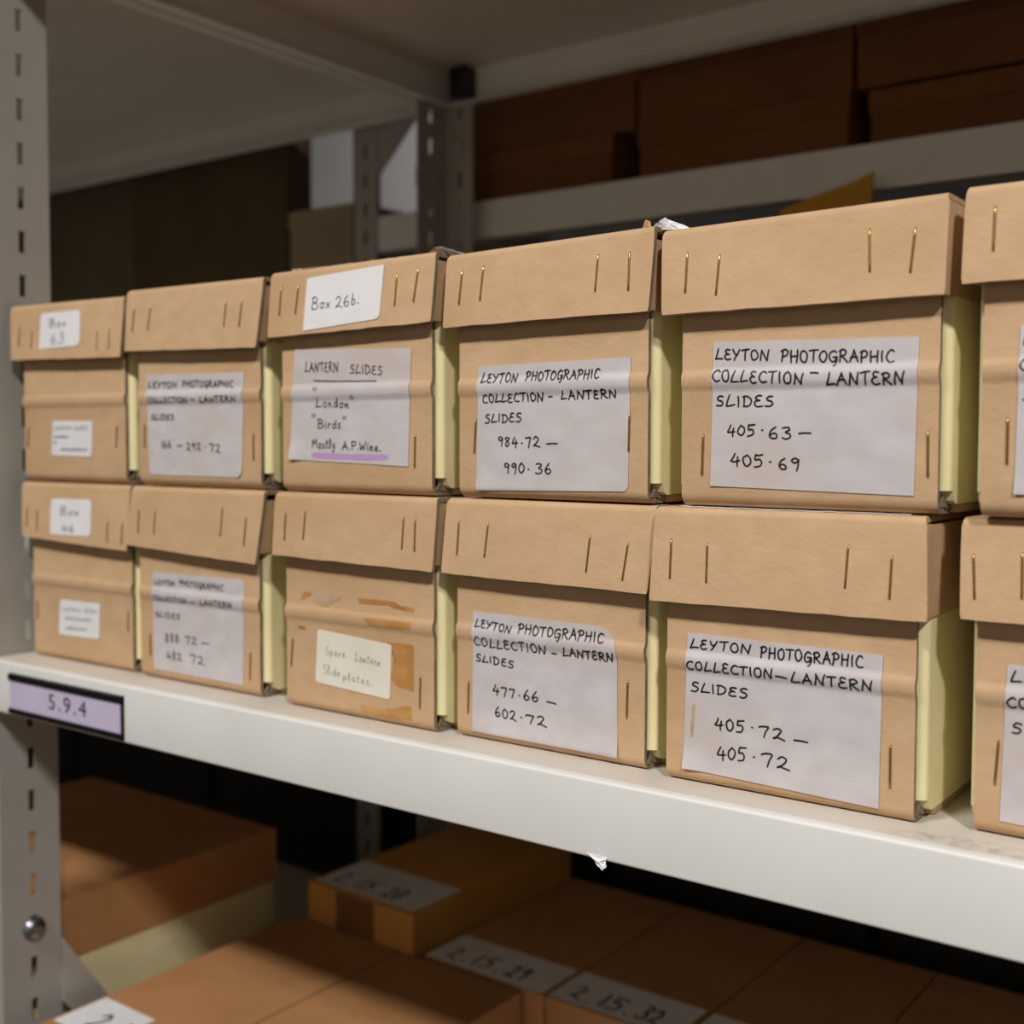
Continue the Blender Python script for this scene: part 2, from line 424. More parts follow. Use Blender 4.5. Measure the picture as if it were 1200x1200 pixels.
# measured layout of the slide boxes (x, y in m; everything else in mm in the box's own frame)
BOXES = {
 'U1': {
  'x': 0.0029,
  'y': 0.0006,
  'yaw': 0.0105,
  'w': 122.0,
  'lid': [(-9.0, 128.7), (128.5, 127.1), (128.4, 87.0), (-3.4, 89.6)],
  'body': [(-0.7, 1.6), (123.4, -3.9)],
  'words': [('l', 'Box', 43.2, 111.9, 64.5, 111.4, 6.3), ('l', '63', 46.9, 99.5, 64.0, 99.3, 7.9), ('b', 'LANTERN SLIDES', 37.7, 37.7, 78.9, 37.8, 2.6), ('b', '~Prints', 37.6, 31.7, 56.4, 31.7, 2.4), ('b', '~&', 38.3, 27.6, 40.8, 27.6, 2.1), ('b', '~Local General', 45.7, 22.3, 78.6, 22.4, 2.7)],
  'label': [(36.4, 44.4), (84.8, 44.0), (83.0, 18.3), (34.5, 19.3)],
  'lidlabel': [(31.9, 122.2), (79.9, 122.2), (82.2, 97.0), (33.2, 96.0)],
  'lst': [(5.9, 114.8, 5.8, 99.6), (21.9, 112.0, 22.4, 97.0), (100.7, 108.6, 102.3, 93.0), (114.4, 108.8, 116.0, 93.3)],
  'bst': [(5.6, 40.2, 4.2, 24.8), (112.8, 40.4, 111.7, 25.2)],
 },
 'U2': {
  'x': 0.1435,
  'y': -0.0004,
  'yaw': 0.0053,
  'w': 121.2,
  'lid': [(-6.0, 130.0), (129.4, 128.9), (126.6, 87.1), (-3.8, 90.3)],
  'body': [(-1.6, -0.3), (122.2, -1.9)],
  'words': [('b', 'LEYTON', 10.8, 65.8, 41.0, 64.7, 3.9), ('b', 'PHOTOGRAPHIC', 46.7, 65.2, 96.6, 63.9, 4.1), ('b', 'COLLECTION', 11.1, 55.5, 52.7, 55.0, 3.6), ('b', '-', 55.9, 55.5, 60.5, 55.4, 3.5), ('b', 'LANTERN', 64.8, 54.7, 99.4, 54.7, 3.9), ('b', 'SLIDES', 13.5, 44.1, 37.7, 43.7, 3.6), ('b', '166', 24.2, 25.2, 34.3, 25.2, 5.1), ('b', '-', 40.6, 25.2, 46.1, 25.2, 4.2), ('b', '292', 49.7, 24.0, 64.8, 23.8, 4.7), ('b', '.', 68.2, 23.8, 69.6, 23.8, 4.4), ('b', '72', 72.7, 23.2, 83.8, 22.6, 5.0)],
  'label': [(8.9, 74.3), (106.2, 73.0), (103.8, 6.8), (10.9, 7.1)],
  'lst': [(3.9, 119.5, 3.3, 103.2), (21.3, 119.5, 19.9, 103.2), (96.9, 117.7, 96.2, 101.4), (111.6, 117.0, 110.5, 100.6)],
  'bst': [(6.4, 41.3, 6.1, 25.4), (114.7, 35.2, 114.7, 18.0)],
 },
 'U3': {
  'hl': (26.8, 21.6, 85.6, 20.9),
  'x': 0.2886,
  'y': -0.0034,
  'yaw': -0.007,
  'w': 119.4,
  'lid': [(-5.0, 129.6), (125.9, 131.9), (125.2, 94.1), (-4.4, 91.9)],
  'body': [(-2.3, 4.1), (117.9, 1.1)],
  'words': [('b', 'LANTERN', 20.2, 71.2, 47.9, 69.9, 5.7), ('b', 'SLIDES', 57.3, 69.1, 83.0, 67.4, 5.0), ('b', '_', 26.1, 65.4, 76.8, 63.7, 2.8), ('b', '"', 28.3, 57.8, 31.1, 57.7, 4.0), ('b', 'London', 29.2, 49.9, 56.6, 49.1, 5.7), ('b', '"', 58.2, 52.2, 60.5, 52.2, 3.9), ('b', '"', 25.9, 42.4, 28.4, 42.4, 3.7), ('b', 'Birds', 30.6, 37.8, 50.0, 37.4, 5.4), ('b', '"', 51.6, 41.2, 54.0, 41.1, 3.6), ('b', 'Mostly', 25.8, 25.9, 45.0, 25.7, 5.5), ('b', 'A,P,Wine`', 50.9, 25.0, 81.3, 24.4, 5.1), ('l', 'Box', 32.8, 106.7, 48.4, 106.2, 7.1), ('l', '26b`', 52.4, 106.2, 71.5, 107.2, 7.0)],
  'label': [(11.3, 84.6), (104.7, 81.3), (102.0, 15.9), (6.5, 19.0)],
  'lidlabel': [(27.5, 125.2), (88.7, 128.0), (87.6, 98.0), (27.0, 94.3)],
  'lst': [(5.4, 121.9, 5.3, 104.8), (20.3, 121.8, 19.3, 104.7), (98.7, 121.7, 98.5, 104.4), (114.1, 123.4, 112.2, 105.5)],
  'bst': [(107.3, 33.7, 106.9, 15.3)],
 },
 'U4': {
  'x': 0.4256,
  'y': -0.002,
  'yaw': -0.0071,
  'w': 117.5,
  'lid': [(-5.3, 128.1), (123.0, 131.0), (122.0, 91.5), (-5.1, 90.6)],
  'body': [(-0.7, -0.3), (117.6, -0.2)],
  'words': [('b', 'LEYTON', 15.9, 61.0, 39.7, 60.7, 4.8), ('b', 'PHOTOGRAPHIC', 45.1, 61.2, 90.2, 61.3, 4.7), ('b', 'COLLECTION', 16.1, 50.5, 56.0, 50.6, 4.4), ('b', '-', 58.9, 50.8, 61.6, 51.0, 4.2), ('b', 'LANTERN', 66.9, 51.3, 99.9, 51.3, 4.2), ('b', 'SLIDES', 17.8, 39.9, 41.9, 40.1, 4.6), ('b', '984', 26.5, 27.5, 39.8, 27.1, 5.1), ('b', '.', 41.6, 27.1, 42.9, 27.1, 4.6), ('b', '72', 44.4, 27.2, 53.7, 27.3, 5.0), ('b', '-', 57.9, 26.9, 64.9, 27.2, 4.5), ('b', '990', 30.6, 13.4, 44.0, 13.4, 5.4), ('b', '.', 45.9, 13.5, 47.3, 13.5, 4.5), ('b', '36', 51.0, 13.6, 61.5, 13.7, 5.3)],
  'label': [(13.3, 69.6), (107.8, 70.9), (106.6, 5.6), (11.8, 3.9)],
  'lst': [(6.3, 120.3, 5.6, 102.3), (20.6, 121.3, 19.7, 103.3), (92.0, 120.9, 91.5, 102.8), (109.9, 120.5, 110.4, 102.0)],
  'bst': [(11.6, 41.5, 10.5, 23.6), (107.3, 43.5, 106.9, 25.0)],
 },
 'U5': {
  'x': 0.5613,
  'y': -0.0031,
  'yaw': -0.007,
  'w': 120.4,
  'lid': [(-8.6, 127.6), (124.2, 129.6), (124.4, 89.4), (-6.5, 89.2)],
  'body': [(1.6, -2.8), (121.3, -0.9)],
  'words': [('b', 'LEYTON', 18.0, 68.0, 44.5, 66.3, 4.8), ('b', 'PHOTOGRAPHIC', 50.6, 65.6, 101.4, 63.4, 5.2), ('b', 'COLLECTION', 17.0, 58.0, 61.5, 55.3, 5.1), ('b', '-', 64.7, 58.0, 68.7, 57.9, 4.8), ('b', 'LANTERN', 72.2, 54.6, 106.2, 54.4, 5.2), ('b', 'SLIDES', 18.3, 46.4, 47.1, 45.7, 5.1), ('b', '405', 24.3, 32.7, 38.1, 33.0, 4.9), ('b', '.', 41.2, 33.1, 42.4, 33.1, 4.8), ('b', '63', 45.0, 31.7, 56.0, 31.3, 5.0), ('b', '-', 58.9, 31.5, 65.1, 31.8, 4.7), ('b', '405', 26.1, 19.1, 42.2, 18.6, 5.7), ('b', '.', 45.1, 18.6, 46.6, 18.6, 5.1), ('b', '69', 49.8, 18.0, 60.2, 17.3, 5.3)],
  'label': [(16.8, 75.9), (111.8, 73.7), (110.7, 7.5), (15.8, 9.5)],
  'lst': [(5.7, 117.2, 5.8, 98.6), (22.4, 114.7, 21.7, 96.3), (91.8, 119.3, 93.0, 101.0), (111.2, 117.6, 110.0, 99.3)],
  'bst': [(11.9, 33.2, 11.5, 14.5), (116.1, 34.2, 116.4, 15.5)],
 },
 'U6': {
  'x': 0.6994,
  'y': -0.0063,
  'yaw': -0.0052,
  'w': 120.1,
  'lid': [(-6.9, 130.2), None, None, (-7.0, 93.0)],
  'body': [(1.3, 1.6), None],
  'words': [('b', 'LEYTON', 15.3, 66.2, 35.0, 65.6, 4.2), ('b', 'COLLECTION', 15.5, 57.6, 47.2, 56.6, 4.1)],
  'label': [(14.1, 72.4), (79.7, 71.2), (80.4, 10.3), (15.1, 11.1)],
  'lst': [(4.9, 122.4, 5.0, 104.9)],
  'bst': [(10.1, 39.3, 10.1, 21.3)],
 },
 'L1': {
  'x': 0.0045,
  'y': 0.005,
  'yaw': 0.0018,
  'w': 121.2,
  'lid': [(-6.9, 130.7), (126.1, 127.8), (127.0, 86.6), (-1.9, 90.9)],
  'body': [(-3.9, 1.3), (123.1, -0.6)],
  'words': [('l', 'Box', 45.6, 109.0, 69.5, 109.0, 6.3), ('l', '46', 49.7, 96.7, 65.8, 96.6, 5.9), ('b', 'Lantern slides', 37.1, 37.1, 80.2, 38.7, 3.6), ('b', '~Various', 40.0, 30.2, 73.6, 31.5, 3.6), ('b', '~Places', 40.4, 23.0, 67.5, 24.2, 3.6)],
  'label': [(34.2, 45.3), (83.3, 45.9), (82.0, 20.0), (32.0, 19.0)],
  'lidlabel': [(33.5, 120.1), (82.6, 120.7), (85.3, 94.6), (35.4, 94.0)],
  'lst': [(2.9, 113.2, 4.0, 98.4), (16.5, 111.3, 17.7, 95.8), (103.3, 107.6, 105.0, 91.8), (120.4, 106.3, 121.1, 91.3)],
  'bst': [(4.8, 41.7, 4.4, 27.9), (116.5, 43.6, 116.2, 28.9)],
 },
 'L2': {
  'x': 0.1375,
  'y': 0.003,
  'yaw': 0.0018,
  'w': 121.5,
  'lid': [(-2.4, 130.0), (131.3, 127.2), (127.5, 86.0), (-4.3, 91.4)],
  'body': [(-0.7, 1.2), (122.0, -1.8)],
  'words': [('b', 'LEYTON', 16.6, 64.9, 37.9, 65.4, 3.3), ('b', 'PHOTOGRAPHIC', 43.0, 65.8, 87.7, 65.6, 3.9), ('b', 'COLLECTION', 15.6, 54.4, 51.8, 54.5, 3.3), ('b', '-', 54.8, 54.4, 59.3, 54.5, 3.2), ('b', 'LANTERN', 65.4, 54.8, 97.0, 54.9, 4.0), ('b', 'SLIDES', 16.7, 42.8, 43.3, 43.2, 3.4), ('b', '888', 27.1, 26.4, 42.3, 27.3, 5.7), ('b', '72', 48.1, 27.4, 60.6, 27.6, 5.2), ('b', '-', 64.3, 27.3, 73.5, 27.6, 4.8), ('b', '482', 28.7, 14.7, 44.6, 15.5, 5.3), ('b', '72', 52.9, 15.1, 67.7, 15.2, 5.5)],
  'label': [(14.7, 73.3), (107.6, 74.1), (105.6, 6.3), (14.4, 6.8)],
  'lst': [(7.8, 116.8, 8.8, 99.9), (25.7, 116.1, 25.8, 99.9), (93.6, 120.3, 93.3, 101.9), (116.5, 114.8, 116.1, 96.9)],
  'bst': [(10.7, 30.6, 10.9, 15.1), (113.0, 28.6, 112.1, 10.5)],
 },
 'L3': {
  'x': 0.2871,
  'y': -0.0001,
  'yaw': -0.0053,
  'w': 119.1,
  'lid': [(-4.8, 132.2), (125.2, 131.0), (124.9, 91.2), (-4.2, 93.5)],
  'body': [(-0.5, 0.7), (118.9, -0.2)],
  'words': [('b', 'Spare', 33.7, 35.1, 50.8, 35.1, 5.0), ('b', 'Lantern', 58.7, 34.1, 79.0, 33.0, 5.2), ('b', 'Slide', 32.1, 23.6, 46.4, 23.1, 5.5), ('b', 'plates`', 48.8, 21.9, 72.3, 21.0, 4.6)],
  'label': [(27.6, 49.8), (87.5, 46.5), (86.1, 14.6), (25.3, 17.6)],
  'lst': [(5.9, 120.1, 6.6, 102.6), (23.0, 121.4, 22.7, 103.7), (101.8, 120.5, 102.0, 102.3), (110.3, 119.9, 111.4, 101.7)],
  'bst': [(5.8, 42.1, 4.1, 24.8), (109.5, 30.9, 108.9, 12.4)],
  'stain': [[(12.0, 66.4), (15.9, 71.8), (22.2, 71.3), (21.7, 69.4), (16.3, 67.2)], [(59.9, 71.0), (70.6, 71.2), (87.6, 71.4), (95.0, 69.1), (104.2, 69.0), (104.2, 66.0), (95.0, 66.6), (83.9, 68.7), (62.8, 68.1)], [(66.7, 60.2), (80.1, 60.7), (103.2, 60.5), (103.2, 56.6), (87.6, 55.8), (70.5, 56.3)], [(83.8, 47.8), (104.1, 47.8), (104.1, 21.1), (91.2, 22.9), (86.2, 26.5), (87.9, 32.9), (89.0, 41.4)], [(62.5, 8.6), (79.9, 7.4), (102.2, 13.2), (102.6, 4.9), (83.6, 4.2), (62.5, 5.0)], [(10.2, 50.4), (16.1, 50.4), (17.1, 48.7), (10.8, 48.4)]],
  'stain2': [[(22.2, 71.2), (47.1, 71.4), (45.0, 68.6), (33.9, 63.9), (26.7, 65.4)]],
 },
 'L4': {
  'x': 0.4199,
  'y': 0.0031,
  'yaw': 0.0017,
  'w': 119.0,
  'lid': [(-4.2, 130.5), (127.5, 129.9), (124.8, 89.2), (-5.0, 90.8)],
  'body': [(0.6, 0.3), (118.4, -0.6)],
  'words': [('b', 'LEYTON', 13.0, 62.3, 37.6, 60.7, 3.9), ('b', 'PHOTOGRAPHIC', 42.3, 61.2, 95.4, 61.5, 4.9), ('b', 'COLLECTION', 12.4, 51.7, 60.1, 51.9, 4.8), ('b', '-', 63.5, 50.9, 66.7, 50.9, 4.6), ('b', 'LANTERN', 70.7, 52.1, 101.2, 52.4, 4.5), ('b', 'SLIDES', 13.3, 43.4, 39.0, 42.1, 3.9), ('b', '477', 25.0, 26.6, 39.9, 26.1, 5.0), ('b', '.', 42.1, 26.0, 43.5, 26.0, 4.7), ('b', '66', 45.5, 26.0, 55.4, 26.2, 5.5), ('b', '-', 60.2, 25.2, 66.7, 24.8, 4.6), ('b', '602', 26.7, 14.7, 40.8, 14.1, 5.0), ('b', '.', 43.5, 14.5, 44.8, 14.4, 4.7), ('b', '72', 46.7, 13.9, 60.4, 13.9, 4.9)],
  'label': [(11.5, 70.3), (102.9, 69.4), (103.8, 3.8), (10.7, 4.2)],
  'lst': [(5.7, 119.7, 5.8, 101.2), (25.7, 119.1, 24.6, 100.9), (90.4, 115.7, 89.3, 97.2), (112.6, 113.0, 110.6, 94.6)],
  'bst': [(8.4, 31.2, 7.8, 13.5), (109.5, 43.7, 109.0, 25.0)],
 },
 'L5': {
  'x': 0.5539,
  'y': -0.0014,
  'yaw': 0.007,
  'w': 119.3,
  'lid': [(-5.0, 127.6), (124.0, 130.6), (126.2, 88.2), (-5.4, 86.9)],
  'body': [(-0.3, -0.8), (118.4, -1.3)],
  'words': [('b', 'LEYTON', 12.6, 65.0, 43.7, 65.3, 4.2), ('b', 'PHOTOGRAPHIC', 48.6, 64.3, 96.5, 64.8, 5.1), ('b', 'COLLECTION', 11.3, 54.8, 55.1, 55.3, 4.4), ('b', '-', 56.3, 55.0, 62.2, 54.6, 4.4), ('b', 'LANTERN', 64.1, 54.6, 101.2, 55.1, 4.9), ('b', 'SLIDES', 13.2, 44.3, 42.4, 44.6, 4.4), ('b', '405', 25.9, 27.8, 40.9, 28.4, 5.6), ('b', '.', 44.4, 28.8, 45.5, 28.8, 5.1), ('b', '72', 48.0, 27.8, 60.8, 27.6, 5.4), ('b', '-', 65.3, 26.3, 72.0, 26.3, 5.1), ('b', '405', 27.3, 14.0, 41.9, 15.1, 5.9), ('b', '.', 45.5, 15.2, 46.7, 15.3, 5.2), ('b', '72', 49.6, 14.5, 63.3, 14.5, 5.8)],
  'label': [(11.1, 72.0), (105.2, 71.1), (104.3, 4.1), (9.4, 6.8)],
  'lst': [(5.0, 116.3, 5.4, 98.0), (23.9, 115.7, 24.5, 97.3), (91.1, 118.2, 90.6, 99.6), (110.2, 114.8, 110.1, 96.5)],
  'bst': [(109.1, 32.5, 109.2, 14.2)],
 },
 'L6': {
  'x': 0.6965,
  'y': 0.0049,
  'yaw': 0.0035,
  'w': 120.1,
  'lid': [(-6.3, 130.9), None, None, (-5.1, 90.1)],
  'body': [(-0.1, 0.9), None],
  'words': [('b', 'LEYTON', 15.1, 63.5, 37.6, 66.0, 3.8), ('b', 'COLLECTION', 15.7, 53.9, 47.9, 57.9, 4.1), ('b', 'SLIDES', 17.6, 45.0, 38.7, 47.7, 3.8)],
  'label': [(11.5, 71.6), (67.9, 77.2), (69.5, 16.6), (12.5, 6.6)],
  'lst': [(-0.7, 116.7, 0.6, 98.6), (18.2, 118.2, 18.9, 100.0)],
  'bst': [(9.4, 40.0, 8.2, 21.5)],
 },
}

# squiggle for lines of writing that are too small and blurred to read
def squiggle(u0, v0, u1, v1, h):
    n = max(4, int(abs(u1-u0)/(h*.55))); pts = []
    for i in range(n*2+1):
        t = i/(n*2)
        pts.append((u0+(u1-u0)*t+rng.uniform(-.2, .2)*h*.3, v0+(v1-v0)*t+(h*rng.uniform(.55, 1) if i % 2 else rng.uniform(0, .15)*h)))
    return [smooth_stroke(pts, 4)]

# ---------------------------------------------------------------- the slide boxes
D_BOX = 236.0          # depth of a slide box, mm
RZ = 58.0              # height of the crease that runs round the body

CREASE = [(52.8, 0), (53.8, -.2), (55.0, -.7), (56.4, -1.25), (57.8, -1.5), (59.4, -1.55), (60.8, -1.35), (62.0, -.85), (63.0, -.3), (64.0, 0)]
def body_y(z):
    """y of the body's front face (mm, local) at height z"""
    if z < 6: return 6-math.sqrt(max(0, 36-(6-z)**2))
    for (za, ya), (zb, yb) in zip(CREASE, CREASE[1:]):
        if za <= z <= zb: return ya+(yb-ya)*(z-za)/(zb-za)
    return 0.0

PT, PB = 4.16, 8.30
def lid_y(z): return -(PB+(PT-PB)*(z-90)/40)

def lerp(a, b, t): return a+(b-a)*t
def lerp2(p, q, t): return (lerp(p[0], q[0], t), lerp(p[1], q[1], t))

def patch(name, quad, yfun, off, mat, parent, radii=(0, 0, 0, 0), curl=None, thick=0.25, wav=0.0):
    """a sticker: quad tl,tr,br,bl in (u,z) mm laid on the surface y=yfun(z), thick mm proud, radii per corner"""
    tl, tr, br, bl = quad
    H = (tl[1]+tr[1]-bl[1]-br[1])/2; Wd = (tr[0]+br[0]-tl[0]-bl[0])/2
    ts = sorted(set([i/26 for i in range(27)] + [min(1, max(0, k*r/H)) for r in radii if r for k in (.03, .1, .25, .5, .8)] + [1-min(1, max(0, k*r/H)) for r in radii if r for k in (.03, .1, .25, .5, .8)]))
    zb0, zt0 = (bl[1]+br[1])/2, (tl[1]+tr[1])/2
    if yfun is body_y: ts = sorted(set(ts+[(RZ-7.6+k*.7-zb0)/(zt0-zb0) for k in range(22) if 0 < (RZ-7.6+k*.7-zb0)/(zt0-zb0) < 1]))
    NX = 22; V = []; F = []
    ph = rng.uniform(0, 6)
    grid = []
    for t in ts:                       # t from bottom to top
        def inset(r, d): return 0 if (not r or d >= r) else r-math.sqrt(max(0, r*r-(r-d)**2))
        il = max(inset(radii[3], t*H), inset(radii[0], (1-t)*H))/Wd
        ir = max(inset(radii[2], t*H), inset(radii[1], (1-t)*H))/Wd
        L = lerp2(bl, tl, t); R = lerp2(br, tr, t); row = []
        for i in range(NX+1):
            s = il+(1-il-ir)*i/NX
            u, z = lerp2(L, R, s)
            lift = off
            if curl:
                for (cs, ct, amt, rad) in curl:
                    dd = math.hypot((s-cs)*Wd, (t-ct)*H)
                    lift += amt*math.exp(-(dd/rad)**2)
            if wav: lift += wav*(1+math.sin(u*.21+z*.09+ph)*math.sin(z*.17+ph*2))
            row.append((u, yfun(z)-lift, z))
        grid.append(row)
    n = NX+1
    for row in grid: V += [Vector(p)*MM for p in row]
    for j in range(len(grid)-1):
        for i in range(NX): F.append((j*n+i, j*n+i+1, (j+1)*n+i+1, (j+1)*n+i))
    # back side and rim give the paper its thickness
    b0 = len(V)
    for row in grid: V += [Vector((p[0], p[1]+min(thick, .9*off), p[2]))*MM for p in row]
    m = len(grid)
    for j in range(m-1):
        for i in range(NX): F.append((b0+j*n+i, b0+(j+1)*n+i, b0+(j+1)*n+i+1, b0+j*n+i+1))
    rim = [i for i in range(n)] + [j*n+NX for j in range(1, m)] + [(m-1)*n+i for i in range(NX-1, -1, -1)] + [j*n for j in range(m-2, 0, -1)]
    for a, b in zip(rim, rim[1:]+rim[:1]): F.append((a, b, b0+b, b0+a))
    return make(name, V, F, mat, parent, None, 50)

def staple_mesh(parent, u0, z0, u1, z1, yfun):
    """brass wire staple lying on the surface, from its upper prong (u0,z0) to its lower one"""
    y0, y1 = yfun(z0), yfun(z1)
    mb = MB()
    r = .42
    d = Vector((u1-u0, 0, z1-z0)).normalized()
    pts = [(u0, y0+2.0, z0), (u0, y0-.15, z0), (u0+d.x*.5, y0-.55, z0+d.z*.5)]
    for k in range(1, 6):
        t = k/6
        pts.append((lerp(u0, u1, t), lerp(y0, y1, t)-.55, lerp(z0, z1, t)))
    pts += [(u1-d.x*.5, y1-.55, z1-d.z*.5), (u1, y1-.15, z1), (u1, y1+2.0, z1)]
    mb.tube([Vector(p)*MM for p in pts], r*MM, 8)
    return mb.build('staple', BRASS, parent, smooth=60)

def rounded_panel(name, x0, x1, y0, y1, z0, z1, r, side, mat, parent):
    """upright side panel whose outer front edge is rounded (side=+1: outer face at x1)"""
    pts = []
    if side > 0:
        pts = [(x0, y0)]
        for k in range(7):
            a = -math.pi/2+k*math.pi/12
            pts.append((x1-r+r*math.cos(a), y0+r+r*math.sin(a)))
        pts += [(x1, y1), (x0, y1)]
    else:
        pts = [(x1, y0), (x1, y1), (x0, y1)]
        for k in range(7):
            a = math.pi+k*math.pi/12
            pts.append((x0+r+r*math.cos(a), y0+r+r*math.sin(a)))
    mb = MB().prism([(p[0]*MM, p[1]*MM) for p in pts], z0*MM, z1*MM, 2)
    return mb.build(name, mat, parent, smooth=45)

def slide_box(key, d, z0, label, group, flush=False):
    W = d['w']
    root = empty('slide_box', (d['x'], d['y'], z0), d['yaw'])
    tag(root, label, 'box', group)
    r2 = random.Random(sum(map(ord, key)))
    # front wall: one folded sheet, curling under at the foot, with the crease ridge
    path = [(16, 0.0), (9, 0.0)]
    for k in range(7):
        a = k/6*math.pi/2
        path.append((6-6*math.sin(a), 6-6*math.cos(a)))
    path += [(0, 20), (0, 40)]
    for za, ya in CREASE: path.append((ya, za))
    path += [(0, 80), (0, 100), (0.4, 120)]
    inner = offset_path(path, 2.6)
    xl = 0.0 if key not in ('U5',) else .6
    cols = []
    N = 9
    for i in range(N+1):
        x = xl+(W-xl)*i/N
        wob = .25*math.sin(i*1.3+sum(map(ord, key)))
        cols.append(([(x, p[0]+(wob if 10 < p[1] < 118 else 0)*.3, p[1]) for p in path], [(x, p[0], p[1]) for p in inner]))
    folded_sheet('front_panel', cols, [KRAFT, CORE], root)
    # cream side walls with a rolled front edge, cream back, kraft tray under them
    for sx in (1, -1):
        f = (lambda x: x) if sx > 0 else (lambda x: W-x)
        o_ = 4.0 if sx > 0 else 3.0
        roll = [(W-3.2, 2.8), (W-.6, 2.8), (W+.1, 2.95), (W+o_-1.0, 4.7), (W+o_-.3, 5.4), (W+o_, 6.4), (W+o_, 7.6), (W-3.2, 7.6)]
        mb = MB()
        mb.prism([(f(x)*MM, y*MM) for x, y in roll], 9.8*MM, 121*MM, 2)
        xa, xb = sorted((f(W-3.2), f(W+o_)))
        mb.prism([(7.6*MM, 9.8*MM), (9.0*MM, 5.6*MM), (12*MM, 4.1*MM), ((D_BOX-3)*MM, 4.1*MM), ((D_BOX-3)*MM, 121*MM), (7.6*MM, 121*MM)], xa*MM, xb*MM, 0)
        mb.build('side_panel', CREAM, root, smooth=35)
    mb = MB().box(-.0028, (W+3.8)*MM, (D_BOX-3)*MM, D_BOX*MM, .002, .121)
    tag(mb.build('back_panel', KRAFT, root, bevel=.0006), None)
    mb = MB().prism([(x*MM, y*MM) for x, y in ((.4, 16.2), (W-.4, 16.2), (W+3.4, 20), (W+3.4, D_BOX-3.2), (-2.6, D_BOX-3.2), (-2.6, 20))], .0002, .0039, 2)
    mb.build('base_panel', KRAFT_SIDE, root, bevel=.001)
    # folded-in corner tab seen in the notch at the foot of each side
    for sx in (1, -1):
        x0 = W-.6 if sx > 0 else -.8
        tab = MB().prism([(2.9*MM, 3.2*MM), (4.4*MM, 2.9*MM), (7.2*MM, 6.4*MM), (5.9*MM, 7.0*MM)], x0*MM, (x0+1.4)*MM, 0)
        tab.prism([(7.0*MM, 3.0*MM), (15.8*MM, 1.0*MM), (15.8*MM, 3.8*MM), (8.2*MM, 5.4*MM)], x0*MM, (x0+1.4)*MM, 0)
        tab.build('corner_tab', CORE, root)
    # lid: top and front flap are one folded sheet
    tl, tr, br, bl = d['lid']
    if tr is None: tr = (tl[0]+132.0, tl[1]+.6); br = (bl[0]+132.4, bl[1]-.8)
    tl = (tl[0], min(tl[1], 130.6)); tr = (tr[0], min(tr[1], 130.6))
    upper = key[0] == 'U'
    cols = []; N = 12
    TOPZ = 131.6
    for i in range(N+1):
        s = i/N
        xt, zt = lerp2(tl, tr, s); xb, zb = lerp2(bl, br, s)
        top = (zt+1.6 if upper else TOPZ)
        zt2 = top-3.6
        bow = .5*math.sin(s*math.pi)
        jag = r2.uniform(-.25, .25)
        x = lambda z: lerp(xb, xt, min(1, (z-zb)/(zt2-zb)))
        pth = [(lid_y(zb)-bow*.6, zb+jag), (lid_y(zb+2)-bow*.6, zb+2)]
        for k in (.25, .5, .75): pth.append((lid_y(lerp(zb, zt2, k))-bow*(.6-.3*k), lerp(zb, zt2, k)))
        yt = lid_y(zt2)
        for k in range(6):
            a = k/5*math.pi/2
            pth.append((yt+3.6-3.6*math.cos(a), zt2+3.6*math.sin(a)))
        endz = top-(.2 if not upper else .6)
        pth += [(30, top-.1), (110, lerp(top, endz, .5)), (D_BOX+2, endz)]
        inn = offset_path(pth, 2.5)
        # worn, slightly pulled-in corners
        def pull(p):
            z = p[1]; e = 0
            if s in (0, 1):
                e = max(0, (z-(zt2-1))/4.5)*1.0 + max(0, 1-(z-zb)/2.5)*.5
            return e*(1 if s == 0 else -1)
        cols.append(([(x(p[1])+pull(p), p[0], p[1]) for p in pth], [(x(p[1])+pull(p), p[0], p[1]) for p in inn]))
    lid = folded_sheet('lid', cols, [KRAFT, KRAFT if flush else CORE], root)
    # lid side walls
    for sx in (1, -1):
        fl = flush and sx > 0
        g = .1 if fl else 2.4
        zl = max(br[1], bl[1], 88.0)+(.1 if fl else .8)
        zt = min(tl[1], tr[1])-(-.5 if fl else 1.6)
        e = -.3 if fl else .8
        if sx > 0: b = min(br[0], tr[0])-e; a = b-2.4
        else: a = max(bl[0], tl[0])+e; b = a+2.4
        mb = MB().prism([((lid_y(zl)+g)*MM, zl*MM), ((lid_y(zt)+g)*MM, zt*MM), ((D_BOX+1)*MM, zt*MM), ((D_BOX+1)*MM, zl*MM)], a*MM, b*MM, 0)
        mb.build('lid_side', KRAFT if fl else KRAFT_SIDE, lid, bevel=.0009)
    # brass staples
    for s in d['lst']: staple_mesh(lid, *s, lid_y)
    for s in d['bst']: staple_mesh(root, *s, body_y)
    return root

WORN = dict(
 U3=dict(curl=[(0, 0, 1.8, 7)], rad=(0, 0, 0, 0)), U4=dict(curl=[(0, 0, .7, 5)], rad=(0, 0, 3, 1)),
 U5=dict(curl=[(0, .0, .3, 5)], rad=(0, 0, 0, 0)), L4=dict(curl=[(1, 0, .9, 6)], rad=(0, 12, 0, 0)),
 L5=dict(curl=[(0, 0, 1.4, 7)], rad=(0, 0, 0, 0)), U2=dict(curl=[(1, 0, .6, 6)], rad=(0, 0, 5, 0)),
 L2=dict(curl=None, rad=(0, 0, 0, 0)), U1=dict(curl=None, rad=(2.5,)*4), L1=dict(curl=None, rad=(2.5,)*4),
 L3=dict(curl=None, rad=(2,)*4), U6=dict(curl=[(0, 0, 1.0, 6)], rad=(0, 0, 0, 0)), L6=dict(curl=None, rad=(0, 0, 0, 0)))

